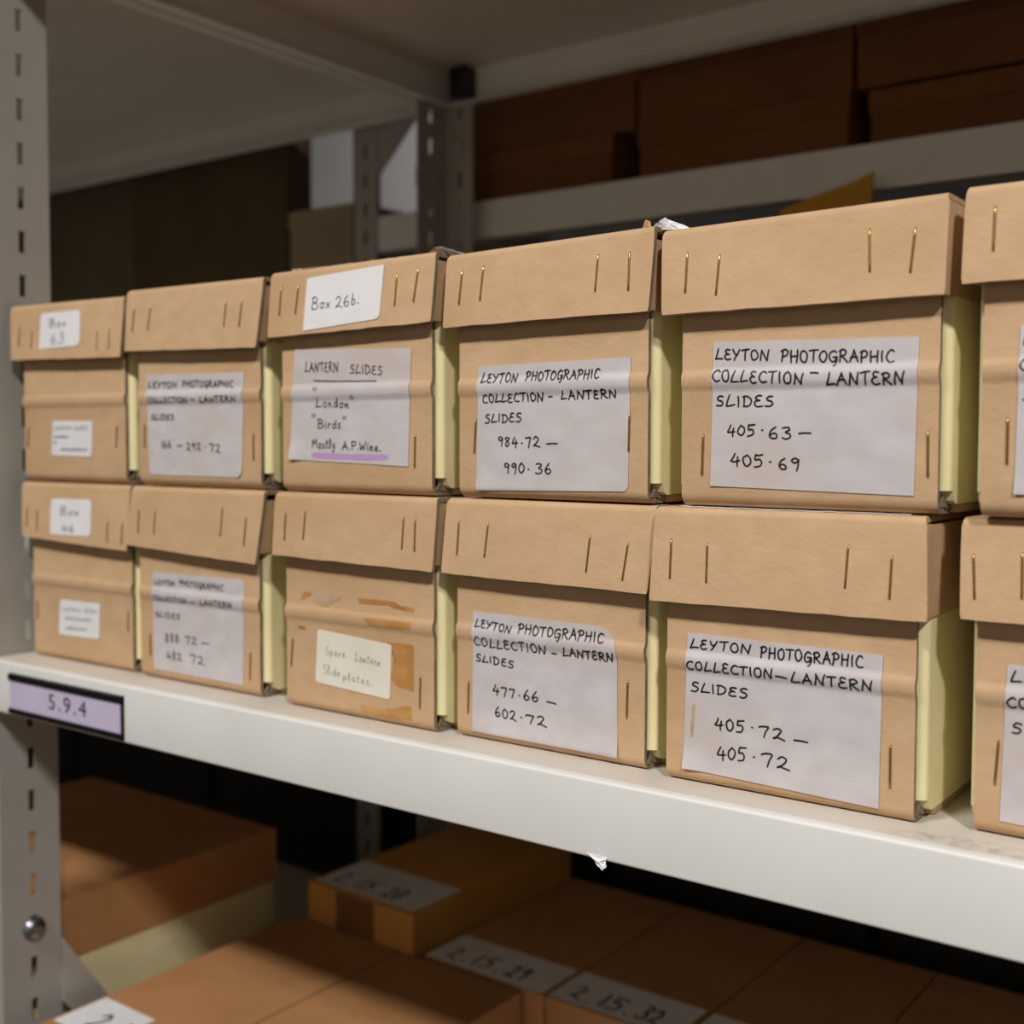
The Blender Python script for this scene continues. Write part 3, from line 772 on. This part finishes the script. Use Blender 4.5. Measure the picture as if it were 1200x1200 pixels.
def dress(key, root, d):
    """labels and handwriting"""
    w = WORN[key]
    mat = {'U1': WHITE_LABEL, 'L1': WHITE_LABEL, 'L3': CREAM_LABEL}.get(key, LABEL)
    q = d['label']
    off = .45
    if key in ('U4',):           # tucked behind the right-hand staple
        off = .4
    if 'stain' in d:
        for k, poly in enumerate(d['stain']+d['stain2']):
            cx = sum(p[0] for p in poly)/len(poly); cz = sum(p[1] for p in poly)/len(poly)
            pts = []
            for i in range(len(poly)):
                a, b = poly[i], poly[(i+1) % len(poly)]
                for t in (0, .25, .5, .75):
                    u, z = lerp2(a, b, t); pts.append((u+rng.uniform(-.35, .35), z+rng.uniform(-.3, .3)))
            st = k >= len(d['stain'])
            V = [Vector((cx, body_y(cz)-.12, cz))*MM]+[Vector((u, body_y(z)-.12-.02*k, z))*MM for u, z in pts]
            # subdivide towards the centre so that the patch follows the crease
            rings = [pts]
            for f in (.66, .33): rings.append([lerp2((cx, cz), p, f) for p in pts])
            V = [Vector((u, body_y(z)-.14-.02*k, z))*MM for rg in rings for u, z in rg]+[Vector((cx, body_y(cz)-.14-.02*k, cz))*MM]
            n = len(pts); F = []
            for r_ in range(2):
                for i in range(n): F.append((r_*n+i, r_*n+(i+1) % n, (r_+1)*n+(i+1) % n, (r_+1)*n+i))
            for i in range(n): F.append((2*n+i, 2*n+(i+1) % n, 3*n))
            o = make('label_residue' if st else 'tape_stain', V, F, RESIDUE if st else STAIN, root)
            tag(o, 'pale torn label residue' if st else 'orange brown tape stain')
    lab = patch('label', q, body_y, off, mat, root, w['rad'], w['curl'], wav=.06)
    lid_lab = None
    if 'lidlabel' in d:
        rr = (1.5, .5, 3, .5) if key == 'U3' else (3, 4, 4, 1.5)
        lid_lab = patch('lid_label', d['lidlabel'], lid_y, .75, WHITE_LABEL, root, rr, None)
        if key != 'U3': tag(lid_lab, 'small white rounded sticker')
    body_off = off+.26
    bold, soft, pale = [], [], []
    lid_s = []; pen_s = []; hil = []
    for (surf, t, u0, v0, u1, v1, h) in d['words']:
        if surf == 'l':
            lid_s += word_strokes(t, u0, v0, u1, v1, h*.92); continue
        if t[0] == '~': pen_s += squiggle(u0, v0, u1, v1, h); continue
        st = word_strokes(t, u0, v0, u1, v1, h)
        bold += st
    def on_body(u, v):
        c = 0
        return Vector((u, body_y(v)-body_off-c, v))*MM
    if w['curl']:
        pass
    def on_lid(u, v): return Vector((u, lid_y(v)-.95, v))*MM
    width, ink = {'U1': (.3, PEN), 'L1': (.35, FAINT), 'L3': (.26, PEN), 'U2': (.85, INK), 'L2': (.75, INK), 'U3': (.68, INK)}.get(key, (.82, INK))
    if bold: ink_mesh('handwriting', bold, width, on_body, ink, lab)
    if pen_s: ink_mesh('handwriting', pen_s, .3, on_body, FAINT if key == 'L1' else PEN, lab)
    if lid_s: ink_mesh('handwriting', lid_s, .55 if key == 'U3' else .62, on_lid, INK if key == 'U3' else PEN, lid_lab)
    if key == 'U3':
        pts = [(d['hl'][0], d['hl'][1]), (lerp(d['hl'][0], d['hl'][2], .5), lerp(d['hl'][1], d['hl'][3], .5)-.4), (d['hl'][2], d['hl'][3])]
        o = ink_mesh('highlighter_line', [smooth_stroke(pts, 8)], 3.6, lambda u, v: Vector((u, body_y(v)-off-.17, v))*MM, HILITE, lab)
        tag(o, 'purple highlighter underline')
    if key == 'L5':
        st = patch('rust_mark', [(14.2, 38), (15.6, 38.2), (14.6, 23), (13.0, 22)], body_y, off+.25, noise_mat('rust_smudge', srgb(186,170,150), srgb(176,150,118), 200, .8), lab, (0.5,)*4)
        tag(st, 'brown staple rust mark')

# the two boxes cut off by the frame carry the same kind of label as their neighbours
for a, b, du in (('U6', 'U5', -2.7), ('L6', 'L5', 1.0)):
    A, B_ = BOXES[a], BOXES[b]
    A['label'] = [(u+du, z) for u, z in B_['label']]
    A['words'] = [(w[0], w[1], w[2]+du, w[3], w[4]+du, w[5], w[6]) for w in B_['words'][:6]]
    A['lst'] = A['lst']+B_['lst'][len(A['lst']):]
    A['bst'] = A['bst']+B_['bst'][-1:]
SPEC = {
 'U1': ('small kraft slide box with white stickers reading Box 63, upper row beside the upright', False),
 'U2': ('kraft slide box labelled 166 - 292.72 with a plain lid, upper row', False),
 'U3': ('kraft slide box with white Box 26b sticker on its lid', False),
 'U4': ('kraft slide box labelled 984.72 - 990.36 in the upper row', False),
 'U5': ('kraft slide box labelled 405.63 - 405.69 with smooth lid corners, upper row', True),
 'U6': ('kraft slide box cut off by the right edge of the photo, upper row', False),
 'L1': ('small kraft slide box with white stickers reading Box 46, above the 5.9.4 sign', False),
 'L2': ('kraft slide box labelled 888.72 - 482.72 in the lower row', False),
 'L3': ('kraft slide box with orange tape stains and an ivory Spare Lantern sticker', False),
 'L4': ('kraft slide box labelled 477.66 - 602.72, right of the tape-stained box', False),
 'L5': ('kraft slide box labelled 405.72 - 405.72 standing on the shelf, lower row', True),
 'L6': ('kraft slide box cut off by the right edge of the photo, lower row', False),
}
for key, d in BOXES.items():
    lab, fl = SPEC[key]
    root = slide_box(key, d, .13275 if key[0] == 'U' else 0.0002, lab, 'slide boxes stacked in two rows on the shelf', fl)
    dress(key, root, d)

# ---------------------------------------------------------------- loose paper around the boxes
def crumple(name, outline, ny, mat, label, seed, amp=.8, th=.25, cat='paper'):
    """small torn piece of paper: outline in world metres (list of 3d points), crumpled"""
    r = random.Random(seed)
    c = sum((Vector(p) for p in outline), Vector())/len(outline)
    P = []
    n = len(outline)
    for i in range(n):
        a, b = Vector(outline[i]), Vector(outline[(i+1) % n])
        for t in (0, .33, .66):
            P.append(a.lerp(b, t)+Vector((r.uniform(-1, 1), r.uniform(-1, 1), r.uniform(-.5, .5)))*.0003*amp)
    m = len(P)
    mid = [c.lerp(p, .55)+Vector(ny)*r.uniform(-.001, .001)*amp for p in P]
    V = P+mid+[c+Vector(ny)*.0008*amp]
    F = [(i, (i+1) % m, m+(i+1) % m, m+i) for i in range(m)]+[(m+i, m+(i+1) % m, 2*m) for i in range(m)]
    k = len(V); V2 = [v+Vector(ny)*th*MM for v in V]
    F2 = [tuple(reversed([q+k for q in f])) for f in F]
    rim = [(i, k+i, k+(i+1) % m, (i+1) % m) for i in range(m)]
    o = make(name, [v-c for v in V+V2], F+F2+rim, mat, None)
    o.location = c
    return tag(o, label, cat)

crumple('paper_scrap', [(.5240, -.0251, -.0362), (.5352, -.0251, -.0362), (.5350, -.0256, -.0385), (.5360, -.0262, -.0402), (.5334, -.0262, -.0424), (.5300, -.0258, -.0405), (.5277, -.0254, -.0383)],
        (0, -1, 0), TISSUE, 'tiny torn white paper scrap stuck to the lower edge of the shelf front', 3)
crumple('tissue_corner', [(.5425, -.001, .2637), (.5475, -.002, .2672), (.5495, .001, .2692), (.5530, .004, .2673), (.5600, .006, .2640), (.5560, .003, .2634), (.5490, .0, .2634)],
        (0, -.7, .7), TISSUE, 'white tissue corner poking up between the lids of the 984.72 and 405.63 boxes', 5, 1.3)
crumple('torn_card_tip', [(.5350, -.001, .2640), (.5385, -.0015, .2650), (.5400, -.001, .2690), (.5418, .0, .2682), (.5424, .0, .2655), (.5424, .0, .2632), (.5360, .0, .2632)],
        (0, -.7, .7), KRAFT, 'torn kraft card tip sticking up at the right corner of the 984.72 lid', 8, .8, cat='card')
crumple('tissue_corner', [(.4040, -.002, .2658), (.4090, -.003, .2676), (.4120, -.002, .2682), (.4180, .002, .2662), (.4260, .004, .2632), (.4200, .003, .2636), (.4130, .001, .2650)],
        (0, -.7, .7), GREYPAPER, 'greyish folded paper corner at the right end of the Box 26b lid', 9, 1.0)
crumple('tissue_corner', [(.2900, .002, .2644), (.2935, .001, .2660), (.2990, .002, .2662), (.3010, .003, .2650), (.2950, .003, .2645)],
        (0, -.7, .7), TISSUE, 'small white paper corner at the left end of the Box 26b lid', 10, 1.0)

def paper_sheet(x0, x1, y0, y1, z, label, mat=TISSUE, seed=1, lift=0.0002, loc_rot=0):
    r = random.Random(seed); NX, NY = 24, 4; V = []; F = []
    cx, cy = (x0+x1)/2, (y0+y1)/2
    for j in range(NY+1):
        for i in range(NX+1):
            t = i/NX
            V.append((lerp(x0, x1, t)-cx, lerp(y0, y1, j/NY)+(r.uniform(-.0006, .0006) if j == 0 else 0)-cy, z+lift*r.random()-z))
    k = len(V)
    V += [(a, b, c+.00022) for a, b, c in V]
    n = NX+1
    for j in range(NY):
        for i in range(NX):
            F.append((j*n+i, j*n+i+1, (j+1)*n+i+1, (j+1)*n+i)); F.append((k+j*n+i, k+(j+1)*n+i, k+(j+1)*n+i+1, k+j*n+i+1))
    rim = [i for i in range(n)]+[j*n+NX for j in range(1, NY+1)]+[NY*n+i for i in range(NX-1, -1, -1)]+[j*n for j in range(NY-1, 0, -1)]
    for a, b in zip(rim, rim[1:]+rim[:1]): F.append((a, b, k+b, k+a))
    o = make('paper_sheet', V, F, mat, None)
    o.location = (cx, cy, z)
    return tag(o, label, 'paper', 'paper slips on the lids')
Z1 = .13195
paper_sheet(.5600, .6700, -.0010, .12, Z1, 'white paper slip between the 405.72 box and the 405.63 box above it', seed=2)
paper_sheet(.6960, .8150, .0060, .12, Z1, 'white paper slip on the lower-row box cut off by the right edge', seed=3)
paper_sheet(.2050, .2600, .0050, .12, Z1, 'white paper slip on the lid of the 888.72 box, under the upper row', seed=4)
paper_sheet(.3000, .4060, .0020, .18, .13275+.1327, 'grey brown paper sheet with a rough edge lying on the Box 26b lid', GREYPAPER, 5, .0006)

# ---------------------------------------------------------------- shelving
def slotted_plate(mb, axis, w0, w1, h0, h1, z0, z1, phase, pitch=.033, sl=.0165, sw=.0054, centre=None, k=0):
    """plate with a column of slots. axis 0: plate normal to x (thickness w0..w1 along x, h along y)"""
    c = (h0+h1)/2 if centre is None else centre
    def bx(a, b, za, zb):
        if axis == 0: mb.box(w0, w1, a, b, za, zb, k)
        else: mb.box(a, b, w0, w1, za, zb, k)
    bx(h0, c-sw/2, z0, z1); bx(c+sw/2, h1, z0, z1)
    zs = []
    z = phase
    while z > z0: z -= pitch
    z += pitch
    last = z0
    while z < z1-sl:
        bx(c-sw/2, c+sw/2, last, z-sl/2); last = z+sl/2; z += pitch
    bx(c-sw/2, c+sw/2, last, z1)

rack = empty('shelving_rack', (0, 0, -1.2))
tag(rack, 'pale grey steel shelving rack that carries the two rows of slide boxes', 'shelving')
def rk(mb, name, mat, **kw):
    o = mb.build(name, mat, rack, **kw)
    for v in o.data.vertices: v.co.z += 1.2
    return o

ZB, ZT = -1.2, 1.05
def upright(x, ysgn, xdir, mat=POST_PAINT):
    mb = MB()
    if ysgn < 0: ya, yb, c = -.0165, .0332, .0100
    else: ya, yb, c = .4650, .5140, .4860
    slotted_plate(mb, 0, x-.002, x, ya, yb, ZB, ZT, .2801, centre=c)
    yf = ya if ysgn < 0 else yb-.002
    if xdir < 0: slotted_plate(mb, 1, yf, yf+.002, x-.040, x-.002, ZB, ZT, .2801, centre=x-.02)
    else: slotted_plate(mb, 1, yf, yf+.002, x, x+.036, ZB, ZT, .2801, centre=x+.0184)
    return rk(mb, 'upright', mat)
upright(-.012, -1, -1)
upright(-.012, 1, 1)
upright(.962, -1, 1); upright(.962, 1, 1)
upright(-.985, -1, -1); upright(-.985, 1, 1)

def tray(x0, x1, zt, h=.0385, y0=-.0248, y1=.5135, mats=(PAINT, DECK)):
    """pressed-steel shelf: deck, four turned-down sides and return lips"""
    mb = MB(); t = .0014; lip = .013
    R = .0016
    # front face + deck as one rounded profile
    prof = [(y0+lip, zt-h+t), (y0+lip, zt-h), (y0+R, zt-h)]
    for k in range(5): prof.append((y0+R-R*math.sin(k/4*math.pi/2), zt-h+R-R*math.cos(k/4*math.pi/2)))
    for k in range(5): prof.append((y0+R-R*math.cos(k/4*math.pi/2), zt-R+R*math.sin(k/4*math.pi/2)))
    out = prof+[(y0+.006, zt)]
    inn = [(y0+.006, zt-t), (y0+t+.001, zt-t), (y0+t, zt-t-.001), (y0+t, zt-h+t+.001), (y0+t+.001, zt-h+t)]
    mb.prism(out+inn, x0, x1, 0, 0)
    mb.box(x0, x1, y0+.006, y1, zt-t, zt, 1)
    mb.box(x0, x1, y1-t, y1, zt-h, zt-t, 0); mb.box(x0, x1, y1-lip, y1-t, zt-h, zt-h+t, 0)
    for a, b, c, d_ in ((x0, x0+t, x0+t, x0+lip), (x1-t, x1, x1-lip, x1-t)):
        mb.box(a, b, y0+.003, y1-.002, zt-h, zt-t, 0); mb.box(c, d_, y0+lip, y1-lip, zt-h, zt-h+t, 0)
    # stiffening channel under the deck
    return rk(mb, 'shelf_tray', list(mats), smooth=30)
main_tray = tray(-.0108, .958, 0.0)
tray(-.0108, .958, .561)
tray(-.0108, .958, -.365)
tray(-.983, -.0152, 0.0)
tray(-.983, -.0152, .561)
tray(-.983, -.0152, -.365)
# corner fixing under the upper shelf
cl = MB().box(.012, .030, .488, .5105, .5255, .556); rk(cl, 'corner_bracket', DARK_PLASTIC, bevel=.001)
# triangular gusset and its bolt on the front-left upright
gus = MB().prism([(.0332, -.2316), (.0713, -.2885), (.0900, -.3200), (.0620, -.3200), (.0332, -.2835)], -.0119, -.0103, 0)
rk(gus, 'gusset_plate', POST_PAINT, bevel=.0004)
bolt = MB()
N = 20; prof = [(.0002, .0095), (.0015, .0094), (.0040, .0075), (.0056, .0042), (.0060, .0)]
V = []; F = []
for dx, rr in prof[:-1]:
    for j in range(N): V.append((-.012+dx, .0100+rr*math.cos(2*math.pi*j/N), -.2173+rr*math.sin(2*math.pi*j/N)))
V.append((-.006, .0100, -.2173))
for i in range(3):
    for j in range(N): F.append((i*N+j, i*N+(j+1) % N, (i+1)*N+(j+1) % N, (i+1)*N+j))
for j in range(N): F.append((3*N+j, 3*N+(j+1) % N, 4*N))
F.append(tuple(range(N)))
bolt.add(V, F)
hexr = .0036
bolt.prism([(.0100+hexr*math.cos(k*math.pi/3), -.2173+hexr*math.sin(k*math.pi/3)) for k in range(6)], -.0063, -.0050, 0)
b_ = rk(bolt, 'bolt', STEEL, smooth=40); tag(b_, 'round silver bolt head')

# label holder with the shelf number
hd = MB()
hx0, hx1, hz0, hz1, hy = .0205, .1568, -.0368, -.0068, -.0249
hd.box(hx0, hx1, hy-.0006, hy, hz0, hz1)
for za, zb in ((hz1-.0056, hz1), (hz0, hz0+.0046)):
    hd.prism([(hy-.0004, za), (hy-.0022, za+.0006), (hy-.0026, (za+zb)/2), (hy-.0022, zb-.0006), (hy-.0004, zb)], hx0, hx1, 0)
hd.box(hx1-.0013, hx1, hy-.0022, hy-.0004, hz0, hz1)
holder = rk(hd, 'label_holder', DARK_PLASTIC, smooth=40); tag(holder, 'black plastic label holder reading 5.9.4')
card = MB().box(hx0+.0006, hx1-.0030, hy-.0011, hy-.0006, hz0+.0036, hz1-.0046)
co = card.build('number_card', LILAC, holder)
for v in co.data.vertices: v.co.z += 1.2
tag(co, 'lilac card')
fc = bpy.data.curves.new('number_text', 'FONT'); fc.body = '5.9.4'; fc.size = 1; fc.space_character = 1.25
fc.align_x = 'CENTER'; fc.extrude = .003; fc.resolution_u = 6
to = bpy.data.objects.new('number_text', fc); COL.objects.link(to)
dg = bpy.context.evaluated_depsgraph_get()
me = bpy.data.meshes.new_from_object(to.evaluated_get(dg)); bpy.data.objects.remove(to)
me.materials.clear(); me.materials.append(INK)
for v in me.vertices:
    x, y, z = v.co
    v.co = (.0928+x*.0190, hy-.0012-z*.016, 1.2-.0268+y*.0158)
link(bpy.data.objects.new('number_text', me), holder)
tag(co, 'lilac card')

# ---------------------------------------------------------------- archive boxes on the lower shelf
def archive_box(x, y, w, dp, z0, zt, label, mat=BROWN, rz=0, lidh=.034, group=None, text=None, lab=None, body=None, cat='box', txt0=None, th=.0095, sp=.020):
    root = empty('archive_box', (x, y, z0), rz)
    tag(root, label, cat, group)
    h = zt-z0
    MB().box(.002, w-.002, .002, dp-.002, 0.0003, h-.004).build('body', body or mat, root, bevel=.0015)
    lid = MB()
    t = .002
    lid.box(0, w, 0, dp, h-t, h)
    lid.box(0, w, 0, t, h-lidh, h-t); lid.box(0, w, dp-t, dp, h-lidh, h-t)
    lid.box(0, t, t, dp-t, h-lidh, h-t); lid.box(w-t, w, t, dp-t, h-lidh, h-t)
    lo = lid.build('lid', mat, root)
    bm = bmesh.new(); bm.from_mesh(lo.data); bmesh.ops.remove_doubles(bm, verts=bm.verts, dist=1e-5); bm.to_mesh(lo.data); bm.free()
    if lab:
        lx0, lx1, ly0, ly1 = lab
        L_ = MB().box(lx0, lx1, ly0, ly1, h+.0001, h+.0004).build('label', WHITE_LABEL, root)
        if text:
            st = []
            u = (txt0 or lx0*1000+18)
            for part in text:
                n = len(part)
                wd = sp*1000*(.5 if n == 1 and part != '2' else .62)*max(1, n*.78)
                if part == '.':
                    st += word_strokes('.', u-1, ly0*1000+6, u+1, ly0*1000+6, th*500); u += 8; continue
                st += word_strokes(part, u, ly0*1000+9, u+wd, ly0*1000+9, th*1000*2.3); u += wd+8
            ink_mesh('handwriting', st, 2.9, lambda a, b: Vector((a*MM, b*MM, h+.00055)), INK, L_)
    return root

SH = -.3648
archive_box(.0065, -.018, .1310, .2860, SH, -.285, 'brown archive box at the front left of the lower shelf, beside the upright', group='archive boxes on the lower shelf', lab=(.003, .066, .030, .077), text=['2', '.', '15'], txt0=28)
archive_box(.1395, -.018, .1310, .2850, SH, -.285, 'brown archive box in the front row, right-hand one of the two on the lower shelf', group='archive boxes on the lower shelf')
bx = archive_box(.0188, .2722, .1345, .235, SH, -.2500, 'brown archive box labelled 2.15.28 with dark tape strip, behind the front pair', group='archive boxes on the lower shelf', lab=(.003, .128, .006, .072), text=['2', '.', '15', '.', '28'], txt0=14, th=.010, lidh=.046, mat=TAN_TAPE, rz=-.03)
tp = MB().box(.038, .086, -.0008, -.0002, .02, -.2500-SH-.0008).build('tape_strip', BROWN_TAPE, bx); tag(tp, 'dark brown gummed tape strip')
archive_box(.1605, .2735, .1280, .235, SH, -.285, 'brown archive box labelled 2.15.29, left of the 2.15.32 box', group='archive boxes on the lower shelf', lab=(.001, .125, .002, .055), text=['2', '.', '15', '.', '29'], txt0=14)
archive_box(.2905, .2735, .1200, .235, SH, -.285, 'brown archive box labelled 2.15.32 on the lower shelf', group='archive boxes on the lower shelf', lab=(.0005, .1165, .003, .056), text=['2', '.', '15', '.', '32'], txt0=12)
archive_box(.4125, .2735, .1180, .235, SH, -.285, 'brown archive box just right of the 2.15.32 box', group='archive boxes on the lower shelf', lab=(.001, .110, .004, .055))
archive_box(.5325, .2735, .1180, .235, SH, -.285, 'brown archive box with no label in sight, second from the right on the lower shelf', group='archive boxes on the lower shelf')
archive_box(.6525, .2735, .1180, .235, SH, -.285, 'rightmost brown archive box on the lower shelf', group='archive boxes on the lower shelf')
# larger box in the neighbouring bay
archive_box(-.3300, -.010, .3000, .2870, SH, -.211, 'wide brown lidded box with cream sides in the bay left of the upright', lidh=.050, body=CREAM)

# ---------------------------------------------------------------- racking behind
rear = empty('rear_shelving_rack', (0, .54, -1.2))
tag(rear, 'dim steel shelving rack standing back to back behind the first one', 'shelving')
def rr_(mb, name, mat, **kw):
    o = mb.build(name, mat, rear, **kw)
    for v in o.data.vertices: v.co.z += 1.2; v.co.y -= .54
    return o
for x in (-.174, .80):
    for yf in (.535, 1.00):
        mb = MB(); slotted_plate(mb, 1, yf, yf+.002, x, x+.038, ZB, ZT, .27, centre=x+.019)
        mb.box(x, x+.002, yf, yf+.045, ZB, ZT)
        rr_(mb, 'upright', POST_PAINT)
for zt in (.424, -.02, -.45, .86):
    mb = MB(); t = .0015
    xa, xb = -.134, .80
    mb.box(xa, xb, .535, 1.0, zt-t, zt)
    mb.box(xa, xb, .535, .535+t, zt-.042, zt-t); mb.box(xa, xb, 1.0-t, 1.0, zt-.042, zt-t)
    mb.box(xa, xb, .535, .550, zt-.042, zt-.042+t)
    rr_(mb, 'shelf_tray', PAINT)
for zt in (.02, -.45, .86):
    mb = MB(); t = .0015
    mb.box(-1.15, -.176, .535, 1.0, zt-t, zt); mb.box(-1.15, -.176, .535, .535+t, zt-.042, zt-t); mb.box(-1.15, -.176, 1.0-t, 1.0, zt-.042, zt-t)
    rr_(mb, 'shelf_tray', PAINT)
mb = MB(); slotted_plate(mb, 1, .535, .537, -1.188, -1.150, ZB, ZT, .27, centre=-1.169); slotted_plate(mb, 1, 1.0, 1.002, -1.188, -1.150, ZB, ZT, .27, centre=-1.169)
rr_(mb, 'upright', POST_PAINT)
g2 = MB().prism([(-.1355, .4700), (-.1355, .535), (-.070, .535)], .536, .538, 1)
rr_(g2, 'gusset_plate', POST_PAINT)

def carton(x0, x1, y0, y1, z0, z1, label, mat=BROWN2, group='cartons on the rear rack', lid=.02, cat='carton'):
    root = empty('carton', ((x0+x1)/2, y0, z0)); tag(root, label, cat, group)
    w = x1-x0; d = y1-y0; h = z1-z0
    MB().box(-w/2+.0015, w/2-.0015, .0015, d-.0015, .0004, h-.004).build('body', mat, root, bevel=.001)
    L_ = MB(); t = .0018
    L_.box(-w/2, w/2, 0, d, h-t, h); L_.box(-w/2, w/2, 0, t, h-lid, h-t); L_.box(-w/2, w/2, d-t, d, h-lid, h-t)
    L_.box(-w/2, -w/2+t, t, d-t, h-lid, h-t); L_.box(w/2-t, w/2, t, d-t, h-lid, h-t)
    L_.build('lid', mat, root)
    return root
RS = .4243
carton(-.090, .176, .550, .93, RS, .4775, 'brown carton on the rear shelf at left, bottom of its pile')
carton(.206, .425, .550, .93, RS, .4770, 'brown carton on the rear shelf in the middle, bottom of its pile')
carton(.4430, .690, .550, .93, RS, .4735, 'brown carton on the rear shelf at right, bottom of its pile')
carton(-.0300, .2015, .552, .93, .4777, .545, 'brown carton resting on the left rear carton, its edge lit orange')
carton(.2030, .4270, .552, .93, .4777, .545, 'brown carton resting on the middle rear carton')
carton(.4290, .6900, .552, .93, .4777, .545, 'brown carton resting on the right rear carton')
for i, (a, b) in enumerate(((-.125, .10), (.105, .33), (.335, .56), (.565, .79))):  # boxes added to keep this gap black and hide the lit back wall
    carton(a, b, .560, .95, -.0198, .33+.012*((i*7) % 3), ['black archive carton under the rear shelf, leftmost', 'black archive carton under the rear shelf, second from the left', 'black archive carton under the rear shelf behind the mustard folder', 'black archive carton under the rear shelf, rightmost'][i], FILLER_BLACK, 'black cartons under the rear shelf')
for i, (a, b) in enumerate(((-.12, .16), (.17, .45), (.46, .74))):  # more added fillers, holding the low gap dark against the bright wall
    carton(a, b, .560, .95, -.4498, -.09, ['dark carton low on the rear rack, left', 'dark carton low on the rear rack, middle', 'dark carton low on the rear rack, right'][i], FILLER_BLACK, 'dark cartons low on the rear rack')
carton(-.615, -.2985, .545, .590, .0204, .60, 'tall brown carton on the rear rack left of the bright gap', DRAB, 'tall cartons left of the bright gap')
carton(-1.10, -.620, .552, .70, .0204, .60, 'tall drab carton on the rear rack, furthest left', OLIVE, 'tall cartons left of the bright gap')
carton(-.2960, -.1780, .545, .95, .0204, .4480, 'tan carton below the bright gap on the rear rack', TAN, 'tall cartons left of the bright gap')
for i, (a, b) in enumerate(((-1.12, -.80), (-.79, -.48), (-.47, -.18))):  # fillers added behind the lidded box so no bright wall shows through
    carton(a, b, .560, .95, -.4498, -.06, ['dark carton on the rear rack behind the wide lidded box, left', 'dark carton on the rear rack behind the wide lidded box, middle', 'dark carton on the rear rack behind the wide lidded box, right'][i], FILLER_BLACK, 'dark cartons low on the rear rack')

# mustard folder leaning on the slide boxes' shelf, in front of the added black filler boxes
fo = MB()
fo.prism([(-.004, 0), (.060, 0), (.066, .225), (.0775, .3935), (.060, .3865), (.030, .3800), (-.008, .3700)], -.0012, .0012, 1)
fob = fo.build('card_folder', MUSTARD, None, bevel=.0004)
fob.location = (.3860, .5100, .0006)
tag(fob, 'mustard card folder with a pointed tab standing behind the slide boxes', 'folder')

# ---------------------------------------------------------------- room
fl = MB().box(-4, 4, -2.6, 3.0, -1.25, -1.2).build('floor', FLOORM); tag(fl, None, kind='structure')
wf = MB().box(-4, 4, -2.6, -2.5, -1.2, 2.0).build('wall_front', WALLF); tag(wf, None, kind='structure')
wl = MB().box(-4, 4, 2.1, 2.2, -1.2, 2.0).build('wall_back', WALLM); tag(wl, None, kind='structure')
